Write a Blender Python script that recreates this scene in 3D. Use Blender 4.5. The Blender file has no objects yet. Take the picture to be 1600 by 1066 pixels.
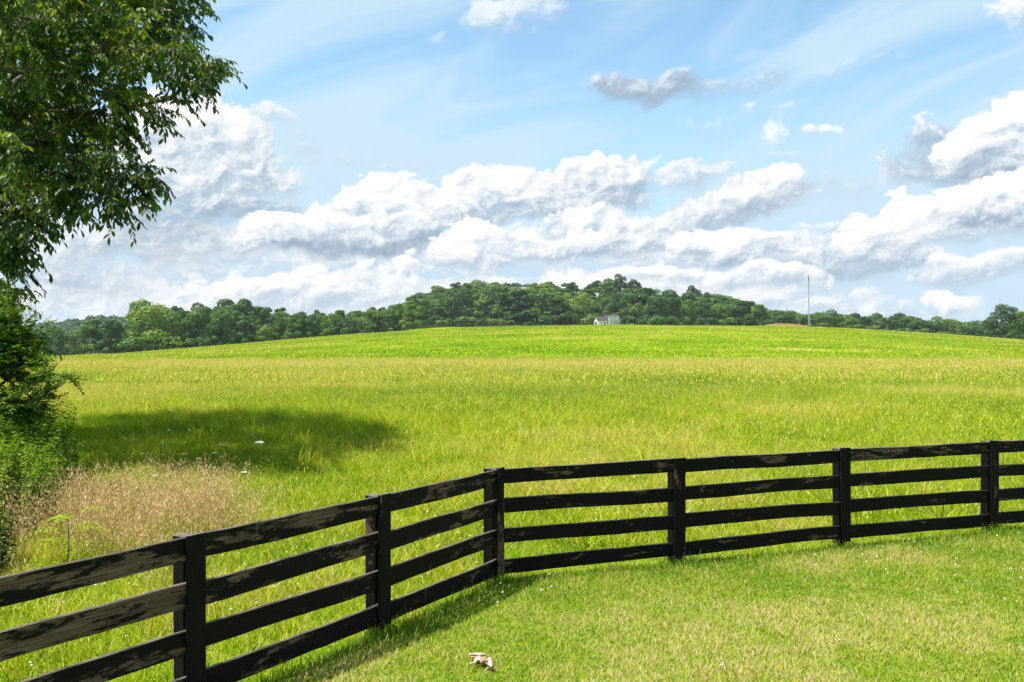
import bpy, math, random
import numpy as np
from mathutils import Vector

rng = np.random.default_rng(7)
random.seed(7)
R = math.radians
F = 1400.0           # focal length in pixels of the 1600 px wide frame
CH = 2.42            # eye height above the lawn
HZ = 533.0           # image row of the eye level
scene = bpy.context.scene
COL = scene.collection

def at(x, y, Y):
    return ((x - 800) / F * Y, Y, CH + (HZ - y) / F * Y)

# ------------------------------------------------------------------ objects
def tag(o, label=None, cat=None, group=None, kind=None):
    if label: o['label'] = label
    if cat: o['category'] = cat
    if group: o['group'] = group
    if kind: o['kind'] = kind
    return o

def empty(name, loc, rz=0.0):
    o = bpy.data.objects.new(name, None)
    o.empty_display_size = 0.2
    COL.objects.link(o)
    o.location = loc
    o.rotation_euler = (0, 0, rz)
    return o

def np_mesh(name, verts, faces_list, mat, attrs=None, smooth=False):
    """verts (n,3); faces_list = list of (m,k) int arrays; attrs = {name: (type, array)} on points"""
    me = bpy.data.meshes.new(name)
    verts = np.ascontiguousarray(verts, dtype=np.float32)
    me.vertices.add(len(verts))
    me.vertices.foreach_set('co', verts.ravel())
    loops = np.concatenate([f.astype(np.int32).ravel() for f in faces_list])
    starts, off = [], 0
    for f in faces_list:
        m, k = f.shape
        starts.append(off + np.arange(m, dtype=np.int32) * k)
        off += m * k
    starts = np.concatenate(starts)
    me.loops.add(len(loops))
    me.loops.foreach_set('vertex_index', loops)
    me.polygons.add(len(starts))
    me.polygons.foreach_set('loop_start', starts)
    if smooth:
        me.polygons.foreach_set('use_smooth', np.ones(len(starts), dtype=bool))
    me.update(calc_edges=True)
    for an, (ty, arr) in (attrs or {}).items():
        a = me.attributes.new(an, ty, 'POINT')
        a.data.foreach_set('vector' if ty == 'FLOAT_VECTOR' else 'value', np.ascontiguousarray(arr, dtype=np.float32).ravel())
    if mat: me.materials.append(mat)
    return me

def link(name, me, parent=None, loc=(0, 0, 0)):
    o = bpy.data.objects.new(name, me)
    COL.objects.link(o)
    o.location = loc
    if parent is not None: o.parent = parent
    return o

class MB:
    """collects shapes for one mesh"""
    def __init__(s): s.v = []; s.f = []; s.a = []
    def add(s, vs, fs, av=None):
        n = len(s.v)
        s.v += [tuple(v) for v in vs]
        s.f += [tuple(i + n for i in f) for f in fs]
        s.a += list(av) if av is not None else [(v[0], v[2], v[1]) for v in vs]
    def box(s, x0, x1, y0, y1, z0, z1):
        vs = [(x, y, z) for z in (z0, z1) for y in (y0, y1) for x in (x0, x1)]
        s.add(vs, [(0, 2, 3, 1), (4, 5, 7, 6), (0, 1, 5, 4), (2, 6, 7, 3), (0, 4, 6, 2), (1, 3, 7, 5)])
    def prism(s, poly, axis, a, b):
        """poly of 2D points extruded along axis from a to b"""
        n = len(poly)
        def P(p, t):
            return (t, p[0], p[1]) if axis == 0 else ((p[0], t, p[1]) if axis == 1 else (p[0], p[1], t))
        vs = [P(p, a) for p in poly] + [P(p, b) for p in poly]
        fs = [tuple(range(n))[::-1], tuple(range(n, 2 * n))] + [(i, (i + 1) % n, n + (i + 1) % n, n + i) for i in range(n)]
        s.add(vs, fs)
    def tube(s, pts, rad, sides=6):
        pts = [Vector(p) for p in pts]
        if not hasattr(rad, '__len__'): rad = [rad] * len(pts)
        vs, fs = [], []
        for i, p in enumerate(pts):
            d = (pts[min(i + 1, len(pts) - 1)] - pts[max(i - 1, 0)]).normalized()
            u = d.orthogonal().normalized() if abs(d.z) < 0.9 else Vector((1, 0, 0)).cross(d).normalized()
            w = d.cross(u)
            for k in range(sides):
                t = 2 * math.pi * k / sides
                vs.append(p + (u * math.cos(t) + w * math.sin(t)) * rad[i])
        for i in range(len(pts) - 1):
            for k in range(sides):
                fs.append((i * sides + k, i * sides + (k + 1) % sides, (i + 1) * sides + (k + 1) % sides, (i + 1) * sides + k))
        fs.append(tuple(range(sides))[::-1]); fs.append(tuple((len(pts) - 1) * sides + k for k in range(sides)))
        s.add(vs, fs)
    def mesh(s, name, mat, smooth=False):
        me = bpy.data.meshes.new(name)
        me.from_pydata(s.v, [], s.f)
        a = me.attributes.new('along', 'FLOAT_VECTOR', 'POINT')
        a.data.foreach_set('vector', np.array(s.a, dtype=np.float32).ravel())
        if smooth:
            for p in me.polygons: p.use_smooth = True
        me.materials.append(mat)
        me.update()
        return me
    def build(s, name, mat, parent=None, smooth=False, loc=(0, 0, 0)):
        return link(name, s.mesh(name, mat, smooth), parent, loc)

# ------------------------------------------------------------------ value noise for numpy
def _hash(ix, iy, seed):
    h = (ix.astype(np.int64) * 374761393 + iy.astype(np.int64) * 668265263 + seed * 1442695041) & 0xffffffff
    h = ((h ^ (h >> 13)) * 1274126177) & 0xffffffff
    return ((h ^ (h >> 16)) & 0xffff) / 65535.0
def vnoise(x, y, seed=0):
    ix, iy = np.floor(x), np.floor(y)
    fx, fy = x - ix, y - iy
    fx = fx * fx * (3 - 2 * fx); fy = fy * fy * (3 - 2 * fy)
    a = _hash(ix, iy, seed); b = _hash(ix + 1, iy, seed); c = _hash(ix, iy + 1, seed); d = _hash(ix + 1, iy + 1, seed)
    return (a * (1 - fx) + b * fx) * (1 - fy) + (c * (1 - fx) + d * fx) * fy
def fbm(x, y, seed=0, oct=4):
    s, a, t = 0, 1.0, 0
    for i in range(oct):
        s = s + a * vnoise(x * 2 ** i + 17.3 * i, y * 2 ** i - 9.1 * i, seed + i); t += a; a *= 0.5
    return s / t

# ------------------------------------------------------------------ terrain
CREST = np.array([(-600, 558), (-100, 557), (100, 556), (200, 551), (300, 543.5), (400, 535), (500, 527), (600, 520), (700, 515), (800, 511.5),
                  (900, 510), (1000, 509.5), (1100, 510), (1200, 511), (1300, 513.5), (1400, 518.5), (1500, 525), (1600, 532), (1800, 542), (2200, 548)], float)
SKY = np.array([(-600, 512), (-100, 512), (40, 512), (60, 512), (130, 509), (185, 504), (208, 484), (235, 472), (300, 476), (345, 470), (375, 468), (400, 478),
                (450, 483), (500, 485), (560, 485), (600, 480), (628, 475), (640, 462), (680, 444), (740, 434), (800, 438), (860, 439), (920, 438), (965, 434),
                (990, 440), (1010, 448), (1050, 454), (1080, 451), (1110, 459), (1150, 460), (1180, 471), (1215, 485), (1260, 489), (1330, 491), (1400, 495),
                (1450, 500), (1500, 503), (1550, 506), (1600, 508), (1700, 511), (2200, 515)], float)
YF, YC, YB, YT = 92.0, 300.0, 430.0, 560.0
def sstep(t):
    t = np.clip(t, 0, 1)
    return t * t * (3 - 2 * t)
def height(X, Y):
    X = np.asarray(X, float); Y = np.asarray(Y, float)
    px = np.clip(800 + F * X / np.maximum(Y, 60), -600, 2200)
    yc = np.interp(px, CREST[:, 0], CREST[:, 1])
    zc = CH + (HZ - yc) / F * YC
    lawn = np.interp(px, [560, 660, 940, 1010], [0, 1, 1, 0])
    yb = (yc + 2.5) * (1 - lawn) + 507.6 * lawn
    zb = CH + (HZ - yb) / F * YB
    zt = CH + (HZ - np.interp(px, SKY[:, 0], SKY[:, 1])) / F * YT - 17.5
    z = zc * sstep((Y - YF) / (YC - YF))
    z = z + (zb - zc) * np.clip((Y - YC) / (YB - YC), 0, 1)
    z = z + (zt - zb) * sstep((Y - YB) / (YT - YB))
    z = z * (1 - sstep((Y - 640) / 700)) - 6 * sstep((Y - 640) / 700)
    z = z + (fbm(X / 2.2, Y / 2.2, 3, 3) - .5) * 0.10 * np.clip((Y - 3) / 10, 0.3, 1)
    z = z + (fbm(X / 14, Y / 14, 5, 3) - .5) * 0.5 * np.clip((Y - 60) / 90, 0, 1)
    return z
def hz(x, y): return float(height(np.array([x]), np.array([y]))[0])

# ------------------------------------------------------------------ materials
def new_mat(name):
    m = bpy.data.materials.new(name)
    m.use_nodes = True
    nt = m.node_tree
    nt.nodes.clear()
    return m, nt
class NB:
    """small node builder"""
    def __init__(s, nt): s.nt = nt
    def n(s, t, **kw):
        nd = s.nt.nodes.new(t)
        for k, v in kw.items(): setattr(nd, k, v)
        return nd
    def put(s, sock, v):
        if v is None: return
        if isinstance(v, bpy.types.NodeSocket): s.nt.links.new(v, sock)
        else: sock.default_value = v
    def m(s, op, a, b=None, c=None, clamp=False):
        nd = s.n('ShaderNodeMath', operation=op); nd.use_clamp = clamp
        for i, v in enumerate((a, b, c)): s.put(nd.inputs[i], v)
        return nd.outputs[0]
    def vm(s, op, a, b=None, c=None):
        nd = s.n('ShaderNodeVectorMath', operation=op)
        for i, v in enumerate((a, b, c)): s.put(nd.inputs[i], v)
        return nd.outputs['Value'] if op in ('DOT_PRODUCT', 'LENGTH') else nd.outputs[0]
    def noise(s, vec, scale, detail=4, rough=.55, dist=0.0, dim='3D'):
        nd = s.n('ShaderNodeTexNoise', noise_dimensions=dim)
        s.put(nd.inputs['Vector'], vec); s.put(nd.inputs['Scale'], scale)
        nd.inputs['Detail'].default_value = detail; nd.inputs['Roughness'].default_value = rough; nd.inputs['Distortion'].default_value = dist
        return nd.outputs[0]
    def ramp(s, fac, stops, interp='LINEAR'):
        nd = s.n('ShaderNodeValToRGB')
        nd.color_ramp.interpolation = interp
        el = nd.color_ramp.elements
        while len(el) < len(stops): el.new(0.5)
        for e, (p, c) in zip(el, stops):
            e.position = p; e.color = (*c, 1) if len(c) == 3 else c
        s.put(nd.inputs[0], fac)
        return nd.outputs[0]
    def mix(s, f, a, b, blend='MIX'):
        nd = s.n('ShaderNodeMix', data_type='RGBA', blend_type=blend)
        s.put(nd.inputs[0], f)
        for i, v in ((6, a), (7, b)):
            s.put(nd.inputs[i], (*v, 1) if isinstance(v, tuple) and len(v) == 3 else v)
        return nd.outputs[2]
    def maprange(s, v, a, b, c=0.0, d=1.0, smooth=True):
        nd = s.n('ShaderNodeMapRange'); nd.interpolation_type = 'SMOOTHSTEP' if smooth else 'LINEAR'; nd.clamp = True
        for i, q in enumerate((v, a, b, c, d)): s.put(nd.inputs[i], q)
        return nd.outputs[0]
    def attr(s, name, out='Fac'):
        return s.n('ShaderNodeAttribute', attribute_name=name).outputs[out]

def leaf_mat(name, stops, trans=.35, tcol=(1.25, 1.15, .55), gloss=.06, rough=.5, objvar=0.0, up=0.0):
    """foliage: tint attribute -> colour ramp; diffuse + translucent + slight sheen"""
    m, nt = new_mat(name); b = NB(nt)
    t = b.attr('tint')
    if objvar:
        oi = b.n('ShaderNodeObjectInfo')
        t = b.m('ADD', t, b.m('MULTIPLY', b.m('SUBTRACT', oi.outputs['Random'], .5), objvar), clamp=True)
    col = b.ramp(t, stops)
    nrm = None
    if up:
        g = b.n('ShaderNodeNewGeometry')
        nrm = b.vm('NORMALIZE', b.vm('ADD', b.vm('SCALE', g.outputs['Normal']), (0, 0, up)))
        nrm.node.inputs[0].links[0].from_node.inputs[0].links[0].from_node.inputs['Scale'].default_value = 1.0
    d = b.n('ShaderNodeBsdfDiffuse'); b.put(d.inputs['Color'], col)
    tr = b.n('ShaderNodeBsdfTranslucent'); b.put(tr.inputs['Color'], b.mix(1.0, col, (*tcol, 1), 'MULTIPLY'))
    gl = b.n('ShaderNodeBsdfGlossy'); gl.inputs['Roughness'].default_value = rough; gl.inputs['Color'].default_value = (.9, .95, .9, 1)
    if nrm is not None:
        b.put(d.inputs['Normal'], nrm)
    m1 = b.n('ShaderNodeMixShader'); m1.inputs[0].default_value = trans
    nt.links.new(d.outputs[0], m1.inputs[1]); nt.links.new(tr.outputs[0], m1.inputs[2])
    m2 = b.n('ShaderNodeMixShader'); m2.inputs[0].default_value = gloss
    nt.links.new(m1.outputs[0], m2.inputs[1]); nt.links.new(gl.outputs[0], m2.inputs[2])
    o = b.n('ShaderNodeOutputMaterial'); nt.links.new(m2.outputs[0], o.inputs[0])
    return m

def simple_mat(name, col, col2, scale=8.0, rough=.7, bump=.2, metallic=0.0):
    m, nt = new_mat(name); b = NB(nt)
    tc = b.n('ShaderNodeTexCoord')
    n1 = b.noise(tc.outputs['Object'], scale, 6)
    p = b.n('ShaderNodeBsdfPrincipled')
    b.put(p.inputs['Base Color'], b.mix(b.maprange(n1, .35, .65), col, col2))
    p.inputs['Roughness'].default_value = rough; p.inputs['Metallic'].default_value = metallic
    bp = b.n('ShaderNodeBump'); bp.inputs['Strength'].default_value = bump; b.put(bp.inputs['Height'], n1)
    nt.links.new(bp.outputs[0], p.inputs['Normal'])
    o = b.n('ShaderNodeOutputMaterial'); nt.links.new(p.outputs[0], o.inputs[0])
    return m

M_grass = leaf_mat('grass_blades', [(0, (.042, .125, .003)), (.35, (.130, .265, .003)), (.60, (.270, .370, .005)), (.78, (.43, .43, .022)), (.90, (.55, .44, .13)), (1, (.60, .47, .26))],
                   trans=.40, tcol=(1.2, 1.1, .5), gloss=.012, rough=.5, up=1.3)
M_lawn = leaf_mat('lawn_blades', [(0, (.045, .115, .006)), (.35, (.120, .240, .008)), (.60, (.240, .330, .014)), (.78, (.40, .38, .070)), (.90, (.50, .40, .16)), (1, (.58, .47, .27))],
                  trans=.38, tcol=(1.2, 1.1, .5), gloss=.012, rough=.5, up=1.1)
M_dry = leaf_mat('dry_grass', [(0, (.22, .20, .04)), (.4, (.42, .27, .10)), (1, (.60, .43, .22))], trans=.3, tcol=(1.1, 1, .8), gloss=.03, up=.5)
M_bigleaf = leaf_mat('broad_leaves', [(0, (.012, .042, .005)), (.45, (.040, .098, .008)), (1, (.190, .265, .014))], trans=.45, tcol=(1.9, 1.6, .4), gloss=.025, rough=.45)
M_shrub = leaf_mat('shrub_leaves', [(0, (.018, .058, .006)), (.5, (.085, .180, .007)), (1, (.24, .33, .012))], trans=.42, tcol=(1.5, 1.3, .4), gloss=.02, rough=.45)
M_forest = leaf_mat('forest_leaves', [(0, (.019, .066, .009)), (.5, (.062, .148, .013)), (1, (.200, .285, .018))], trans=.32, tcol=(1.3, 1.2, .6), gloss=.03, rough=.6, objvar=.62)
M_flower = simple_mat('clover_white', (.75, .72, .62), (.62, .62, .50), 40, .8, 0)
M_bark = simple_mat('bark', (.060, .046, .035), (.13, .105, .082), 9, .9, .8)
M_palebark = simple_mat('pale_bark', (.16, .14, .12), (.28, .25, .22), 5, .9, .5)

def fence_mat():
    m, nt = new_mat('black_painted_boards'); b = NB(nt)
    al = b.attr('along', 'Vector')
    sep = b.n('ShaderNodeSeparateXYZ'); nt.links.new(al, sep.inputs[0])
    stretch = b.vm('MULTIPLY', al, (1.7, 7.5, 3.0))
    grain = b.noise(b.vm('MULTIPLY', al, (3.0, 90.0, 5.0)), 1.0, 5, .6)
    wear = b.noise(stretch, 1.0, 7, .68, .3)
    fine = b.noise(b.vm('MULTIPLY', al, (14.0, 40.0, 9.0)), 1.0, 4, .6)
    worn = b.attr('worn')
    w = b.m('ADD', b.m('ADD', wear, b.m('MULTIPLY', b.m('SUBTRACT', fine, .5), .25)), b.m('MULTIPLY', worn, .30))
    mask = b.maprange(w, .60, .67)
    paint = b.ramp(grain, [(0, (.0035, .003, .003)), (.5, (.0055, .005, .0048)), (1, (.015, .012, .010))])
    wood = b.ramp(grain, [(.25, (.034, .019, .012)), (.5, (.135, .082, .054)), (.8, (.26, .18, .135))])
    col = b.mix(b.m('MULTIPLY', mask, .85), paint, wood)
    # top edges coloured pale for their sunlit brightness; weathered chips
    geo = b.n('ShaderNodeNewGeometry'); sn = b.n('ShaderNodeSeparateXYZ'); nt.links.new(geo.outputs['True Normal'], sn.inputs[0])
    top = b.maprange(sn.outputs[2], .3, .8)
    topcol = b.ramp(b.noise(b.vm('MULTIPLY', al, (5.0, 60.0, 30.0)), 1.0, 4), [(.3, (.05, .04, .034)), (.6, (.20, .16, .135)), (.8, (.30, .25, .21))])
    col = b.mix(b.m('MULTIPLY', top, .8), col, topcol)
    spk = b.noise(b.vm('MULTIPLY', al, (34.0, 40.0, 30.0)), 1.0, 2, .5)
    spk2 = b.noise(al, 2.3, 3)
    spm = b.m('MULTIPLY', b.maprange(spk, .735, .775), b.maprange(spk2, .42, .58))
    col = b.mix(b.m('MULTIPLY', spm, .75), col, (.26, .21, .14))
    drip = b.noise(b.vm('MULTIPLY', al, (60.0, 1.6, 4.0)), 1.0, 1, .4)
    dm = b.maprange(drip, .80, .83)
    col = b.mix(b.m('MULTIPLY', dm, .5), col, (.45, .46, .46))
    p = b.n('ShaderNodeBsdfPrincipled'); b.put(p.inputs['Base Color'], col)
    b.put(p.inputs['Roughness'], b.maprange(mask, 0, 1, .60, .9)); p.inputs['Specular IOR Level'].default_value = .10
    bp = b.n('ShaderNodeBump'); bp.inputs['Strength'].default_value = .5; bp.inputs['Distance'].default_value = .004
    b.put(bp.inputs['Height'], b.m('ADD', grain, b.m('MULTIPLY', mask, -.4)))
    nt.links.new(bp.outputs[0], p.inputs['Normal'])
    o = b.n('ShaderNodeOutputMaterial'); nt.links.new(p.outputs[0], o.inputs[0])
    return m
M_fence = fence_mat()

def ground_mat():
    m, nt = new_mat('field_ground'); b = NB(nt)
    geo = b.n('ShaderNodeNewGeometry'); pos = geo.outputs['Position']
    sep = b.n('ShaderNodeSeparateXYZ'); nt.links.new(pos, sep.inputs[0])
    nearn = b.noise(pos, 5.0, 6, .6)
    near = b.ramp(nearn, [(.3, (.070, .130, .008)), (.5, (.140, .215, .010)), (.7, (.24, .245, .050))])
    far1 = b.noise(b.vm('MULTIPLY', pos, (.05, .035, 0)), 1.0, 6, .6)
    far2 = b.noise(b.vm('MULTIPLY', pos, (.55, .40, 0)), 1.0, 5, .65)
    far3 = b.noise(b.vm('MULTIPLY', pos, (.018, .075, 0)), 1.0, 5, .6)
    f = b.m('ADD', b.m('MULTIPLY', far1, .4), b.m('ADD', b.m('MULTIPLY', far2, .3), b.m('MULTIPLY', far3, .3)))
    far = b.ramp(f, [(.38, (.075, .190, .003)), (.47, (.155, .285, .003)), (.56, (.245, .360, .004)), (.68, (.34, .37, .020))])
    w = b.maprange(sep.outputs[1], 30, 110)
    col = b.mix(w, near, far)
    col = b.mix(b.attr('woods'), col, (.030, .036, .014))  # dark forest floor, also the painted shade on the lawn strip
    p = b.n('ShaderNodeBsdfDiffuse'); b.put(p.inputs['Color'], col)
    bp = b.n('ShaderNodeBump'); bp.inputs['Strength'].default_value = .8; bp.inputs['Distance'].default_value = .35
    b.put(bp.inputs['Height'], b.m('MULTIPLY', b.noise(b.vm('MULTIPLY', pos, (1.1, .8, 0)), 1.0, 6, .7), w))
    nt.links.new(bp.outputs[0], p.inputs['Normal'])
    o = b.n('ShaderNodeOutputMaterial'); nt.links.new(p.outputs[0], o.inputs[0])
    return m
M_ground = ground_mat()

# ------------------------------------------------------------------ ground sheet
def ground():
    def axis(lo, hi, n, s):
        t = np.linspace(math.asinh(lo / s), math.asinh(hi / s), n)
        return np.sinh(t) * s
    xs = axis(-2400, 2400, 480, 9.0)
    ys = axis(-200, 2600, 580, 12.0)
    X, Y = np.meshgrid(xs, ys)
    Z = height(X, Y)
    v = np.stack([X, Y, Z], -1).reshape(-1, 3)
    nx, ny = len(xs), len(ys)
    i = np.arange((ny - 1) * nx).reshape(ny - 1, nx)[:, :-1].ravel()
    f = np.stack([i, i + 1, i + nx + 1, i + nx], 1)
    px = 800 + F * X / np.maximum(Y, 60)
    woods_shade = np.where(px < 640, Y > 306, np.where(px < 930, Y > 345, np.where(px < 1235, Y > 436, Y > 400))) & (Y < 2500)  # woods floor, plus shade painted dark on the open strip before the hill
    o = link('ground', np_mesh('ground', v, [f], M_ground, {'woods': ('FLOAT', woods_shade.ravel().astype(float))}, smooth=True))
    tag(o, 'grassy field rising from flat meadow to a low green hill', 'ground', kind='structure')
ground()

# ------------------------------------------------------------------ fence geometry
PT = [(-4.20, 2.82), (-3.09, 4.33), (-2.065, 5.83), (-1.06, 7.36), (-0.14, 8.94), (1.79, 9.63), (3.88, 10.45), (6.05, 11.27), (8.10, 12.0)]
SLOPE_Z = [0.0, 0.0, 0.0, 0.0, -.004, 0.0, .012, .004, .0]
def fence_y(X):
    return np.interp(X, [p[0] for p in PT], [p[1] for p in PT])
def inside_meadow(X, Y):
    """signed distance-ish: > 0 beyond the fence"""
    return Y - np.where(np.asarray(X) < PT[0][0], -5, fence_y(X))

def board(mb, worn_list, a, c, h, th, nrm, seed, segs=14, wob=.004, worn=0.0):
    """a rail from a to c (top edge points), height h, thickness th; nrm = unit vector to the camera side; front face on the line"""
    r = random.Random(seed)
    a = Vector(a); c = Vector(c); n = Vector(nrm)
    L = (c - a).length; d = (c - a) / L
    up = Vector((0, 0, 1)); e = .006
    sec = [(0, e), (e, 0), (th - e, 0), (th, e), (th, h - e), (th - e, h), (e, h), (0, h - e)]   # (back offset, down)
    ph = [r.uniform(0, 6.3) for _ in range(6)]
    vs, av, fs = [], [], []
    for i in range(segs + 1):
        t = i / segs
        s = t * L
        dz = wob * (math.sin(s * 2.1 + ph[0]) + .5 * math.sin(s * 5.3 + ph[1])) + r.uniform(-1, 1) * wob * .35
        dn = wob * .8 * math.sin(s * 1.7 + ph[2])
        dh = wob * .8 * math.sin(s * 3.3 + ph[3]) + r.uniform(-1, 1) * wob * .35
        p = a + d * s
        for (bo, dn_) in sec:
            q = p - n * (bo + dn) - up * (dn_ * (h + dh) / h) + up * dz
            vs.append(q); av.append((s + seed * 7.31, -dn_ + seed * 1.7, bo + seed * .37))
    k = 8
    for i in range(segs):
        for j in range(k):
            fs.append((i * k + j, (i + 1) * k + j, (i + 1) * k + (j + 1) % k, i * k + (j + 1) % k))
    fs.append(tuple(range(k))); fs.append(tuple(segs * k + j for j in range(k))[::-1])
    mb.add(vs, fs, av)
    worn_list += [worn] * len(vs)

def upright(mb, worn_list, p, z0, z1, w, dpt, d, n, seed, lean=(0, 0), worn=0.0, slant=0.0):
    """a vertical board or post: centre line p (x,y) on its front face, width w along d, depth dpt behind n"""
    r = random.Random(seed)
    d = Vector((d[0], d[1], 0)); n = Vector((n[0], n[1], 0)); e = .007
    sec = [(-w / 2 + e, 0), (w / 2 - e, 0), (w / 2, e), (w / 2, dpt - e), (w / 2 - e, dpt), (-w / 2 + e, dpt), (-w / 2, dpt - e), (-w / 2, e)]
    vs, av, fs = [], [], []
    segs = 8
    for i in range(segs + 1):
        t = i / segs
        z = z0 + (z1 - z0) * t
        for (x, b_) in sec:
            q = Vector((p[0] + lean[0] * t, p[1] + lean[1] * t, z)) + d * (x + r.uniform(-1, 1) * .0015) - n * b_
            if i == segs: q.z += slant * x / w
            vs.append(q); av.append((z + seed * 3.3, x + seed * 2.9, b_ + seed))
    k = 8
    for i in range(segs):
        for j in range(k):
            fs.append((i * k + j, i * k + (j + 1) % k, (i + 1) * k + (j + 1) % k, (i + 1) * k + j))
    fs.append(tuple(range(k))[::-1]); fs.append(tuple(segs * k + j for j in range(k)))
    mb.add(vs, fs, av)
    worn_list += [worn] * len(vs)

def finish(mb, wl, name, parent, base):
    me = mb.mesh(name, M_fence)
    a = me.attributes.new('worn', 'FLOAT', 'POINT')
    a.data.foreach_set('value', np.array(wl, dtype=np.float32))
    co = np.empty(len(me.vertices) * 3, dtype=np.float32); me.vertices.foreach_get('co', co)
    co = co.reshape(-1, 3) - np.array(base, dtype=np.float32); me.vertices.foreach_set('co', co.ravel())
    return link(name, me, parent)

def fence():
    base = (PT[4][0], PT[4][1], hz(*PT[4]))
    f = empty('board_fence', base)
    tag(f, 'black painted four board wooden fence with a corner, crossing the grass', 'fence')
    npt = len(PT)
    tops = [1.15, .855, .553, .253]
    for i in range(npt - 1):
        (x0, y0), (x1, y1) = PT[i], PT[i + 1]
        d = Vector((x1 - x0, y1 - y0, 0)).normalized(); n = Vector((d.y, -d.x, 0))
        left = i < 4
        zo0, zo1 = SLOPE_Z[i], SLOPE_Z[i + 1]
        for j, tz in enumerate(tops):
            r = random.Random(i * 10 + j)
            g = .004
            s0 = .0 if not (i == 4) else .02
            a = (x0 + d.x * (g + s0), y0 + d.y * (g + s0), tz + zo0 + r.uniform(-.012, .012))
            c = (x1 - d.x * g, y1 - d.y * g, tz + zo1 + r.uniform(-.012, .012))
            worn = {0: .62, 1: .55, 2: .20, 3: .10}[j] * (1.0 if i <= 1 else (.45 if i < 4 else .16))
            if i == 6 and j == 0: worn = .3
            if i == 1 and j == 0: worn = .46
            mb, wl = MB(), []
            board(mb, wl, a, c, (.160 if left else .150) + r.uniform(-.004, .004), .026, n, i * 4 + j + 1, worn=worn)
            finish(mb, wl, 'rail', f, base)
    for i in range(npt):
        (x, y) = PT[i]
        if i == 0: dd = Vector((PT[1][0] - x, PT[1][1] - y, 0)).normalized()
        elif i <= 4: dd = Vector((x - PT[i - 1][0], y - PT[i - 1][1], 0)).normalized()
        else: dd = Vector((x - PT[i - 1][0], y - PT[i - 1][1], 0)).normalized()
        n = Vector((dd.y, -dd.x, 0))
        g = hz(x, y)
        r = random.Random(i + 70)
        top = 1.16 + SLOPE_Z[i]
        mb, wl = MB(), []
        upright(mb, wl, (x - n.x * .030, y - n.y * .030), g - .25, top - .012, .112, .115, dd, n, i + 40, lean=(r.uniform(-.01, .01), 0), worn=.05, slant=r.uniform(-.01, .01))
        po = finish(mb, wl, 'post', f, base)
        mb, wl = MB(), []
        if i == 4:  # corner: the cover board stands on the bisector of the two runs
            upright(mb, wl, (x + n.x * .030 + .015, y + n.y * .030 - .01), .07, top + .006, .10, .027, dd, n, i + 60, worn=.35, slant=.006)
        else:
            upright(mb, wl, (x + n.x * .030, y + n.y * .030), .085 + SLOPE_Z[i] + r.uniform(-.02, .02), top + .006, .142, .027, dd, n, i + 60, lean=(r.uniform(-.006, .006), 0), worn=.04, slant=r.uniform(-.012, .012))
        finish(mb, wl, 'cover_board', f, base)
    return f
fence()

# ------------------------------------------------------------------ grass
def blades(P, H, W, yaw, lean, bend, segs, tint, tip_tint=0.0):
    """P (n,3) base points; returns verts, faces, tint per vertex. segs 1: triangle, 2: quad+tri, 3: two quads+tri"""
    n = len(P)
    cy, sy = np.cos(yaw), np.sin(yaw)
    ld = rng.uniform(0, 2 * np.pi, n)
    lx, ly = np.cos(ld), np.sin(ld)
    lv = []
    for s in range(segs + 1):
        t = s / segs
        off = lean * t + bend * t * t
        zz = H * t * (1 - .35 * np.clip(bend / np.maximum(H, 1e-4), 0, 1.5) * t)
        c = np.stack([P[:, 0] + lx * off, P[:, 1] + ly * off, P[:, 2] + zz], -1)
        if s < segs:
            w = W * (1 - .30 * t) * .5
            o = np.stack([cy * w, sy * w, np.zeros(n)], -1)
            lv += [c - o, c + o]
        else:
            lv.append(c)
    k = len(lv)
    V = np.stack(lv, 1).reshape(-1, 3)
    b0 = np.arange(n) * k
    faces = []
    if segs > 1:
        q = [np.stack([b0 + 2 * s, b0 + 2 * s + 1, b0 + 2 * s + 3, b0 + 2 * s + 2], 1) for s in range(segs - 1)]
        faces.append(np.concatenate(q))
    e = 2 * (segs - 1)
    faces.append(np.stack([b0 + e, b0 + e + 1, b0 + e + 2], 1))
    tt = np.repeat(tint[:, None], k, 1)
    lev = np.array([(i // 2) / segs for i in range(k)])
    tt = np.clip(tt + tip_tint * lev[None, :], 0, 1)
    return V, faces, tt.reshape(-1)

class Stack:
    def __init__(s): s.V = []; s.Q = []; s.T = []; s.t = []; s.n = 0
    def add(s, V, faces, tint):
        for f in faces:
            (s.Q if f.shape[1] == 4 else s.T).append(f + s.n)
        s.V.append(V); s.t.append(tint); s.n += len(V)
    def mesh(s, name, mat):
        fl = []
        if s.Q: fl.append(np.concatenate(s.Q))
        if s.T: fl.append(np.concatenate(s.T))
        return np_mesh(name, np.concatenate(s.V), fl, mat, {'tint': ('FLOAT', np.concatenate(s.t))})

def scatter(y0, y1, dens, marg=3.2):
    """random points in the view wedge between depths"""
    k = 800 / F * 1.07
    xm = k * y1 + marg
    n = int(dens * 2 * xm * (y1 - y0))
    X = rng.uniform(-xm, xm, n); Y = rng.uniform(y0, y1, n)
    ok = np.abs(X) < k * Y + marg
    return X[ok], Y[ok]

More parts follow.
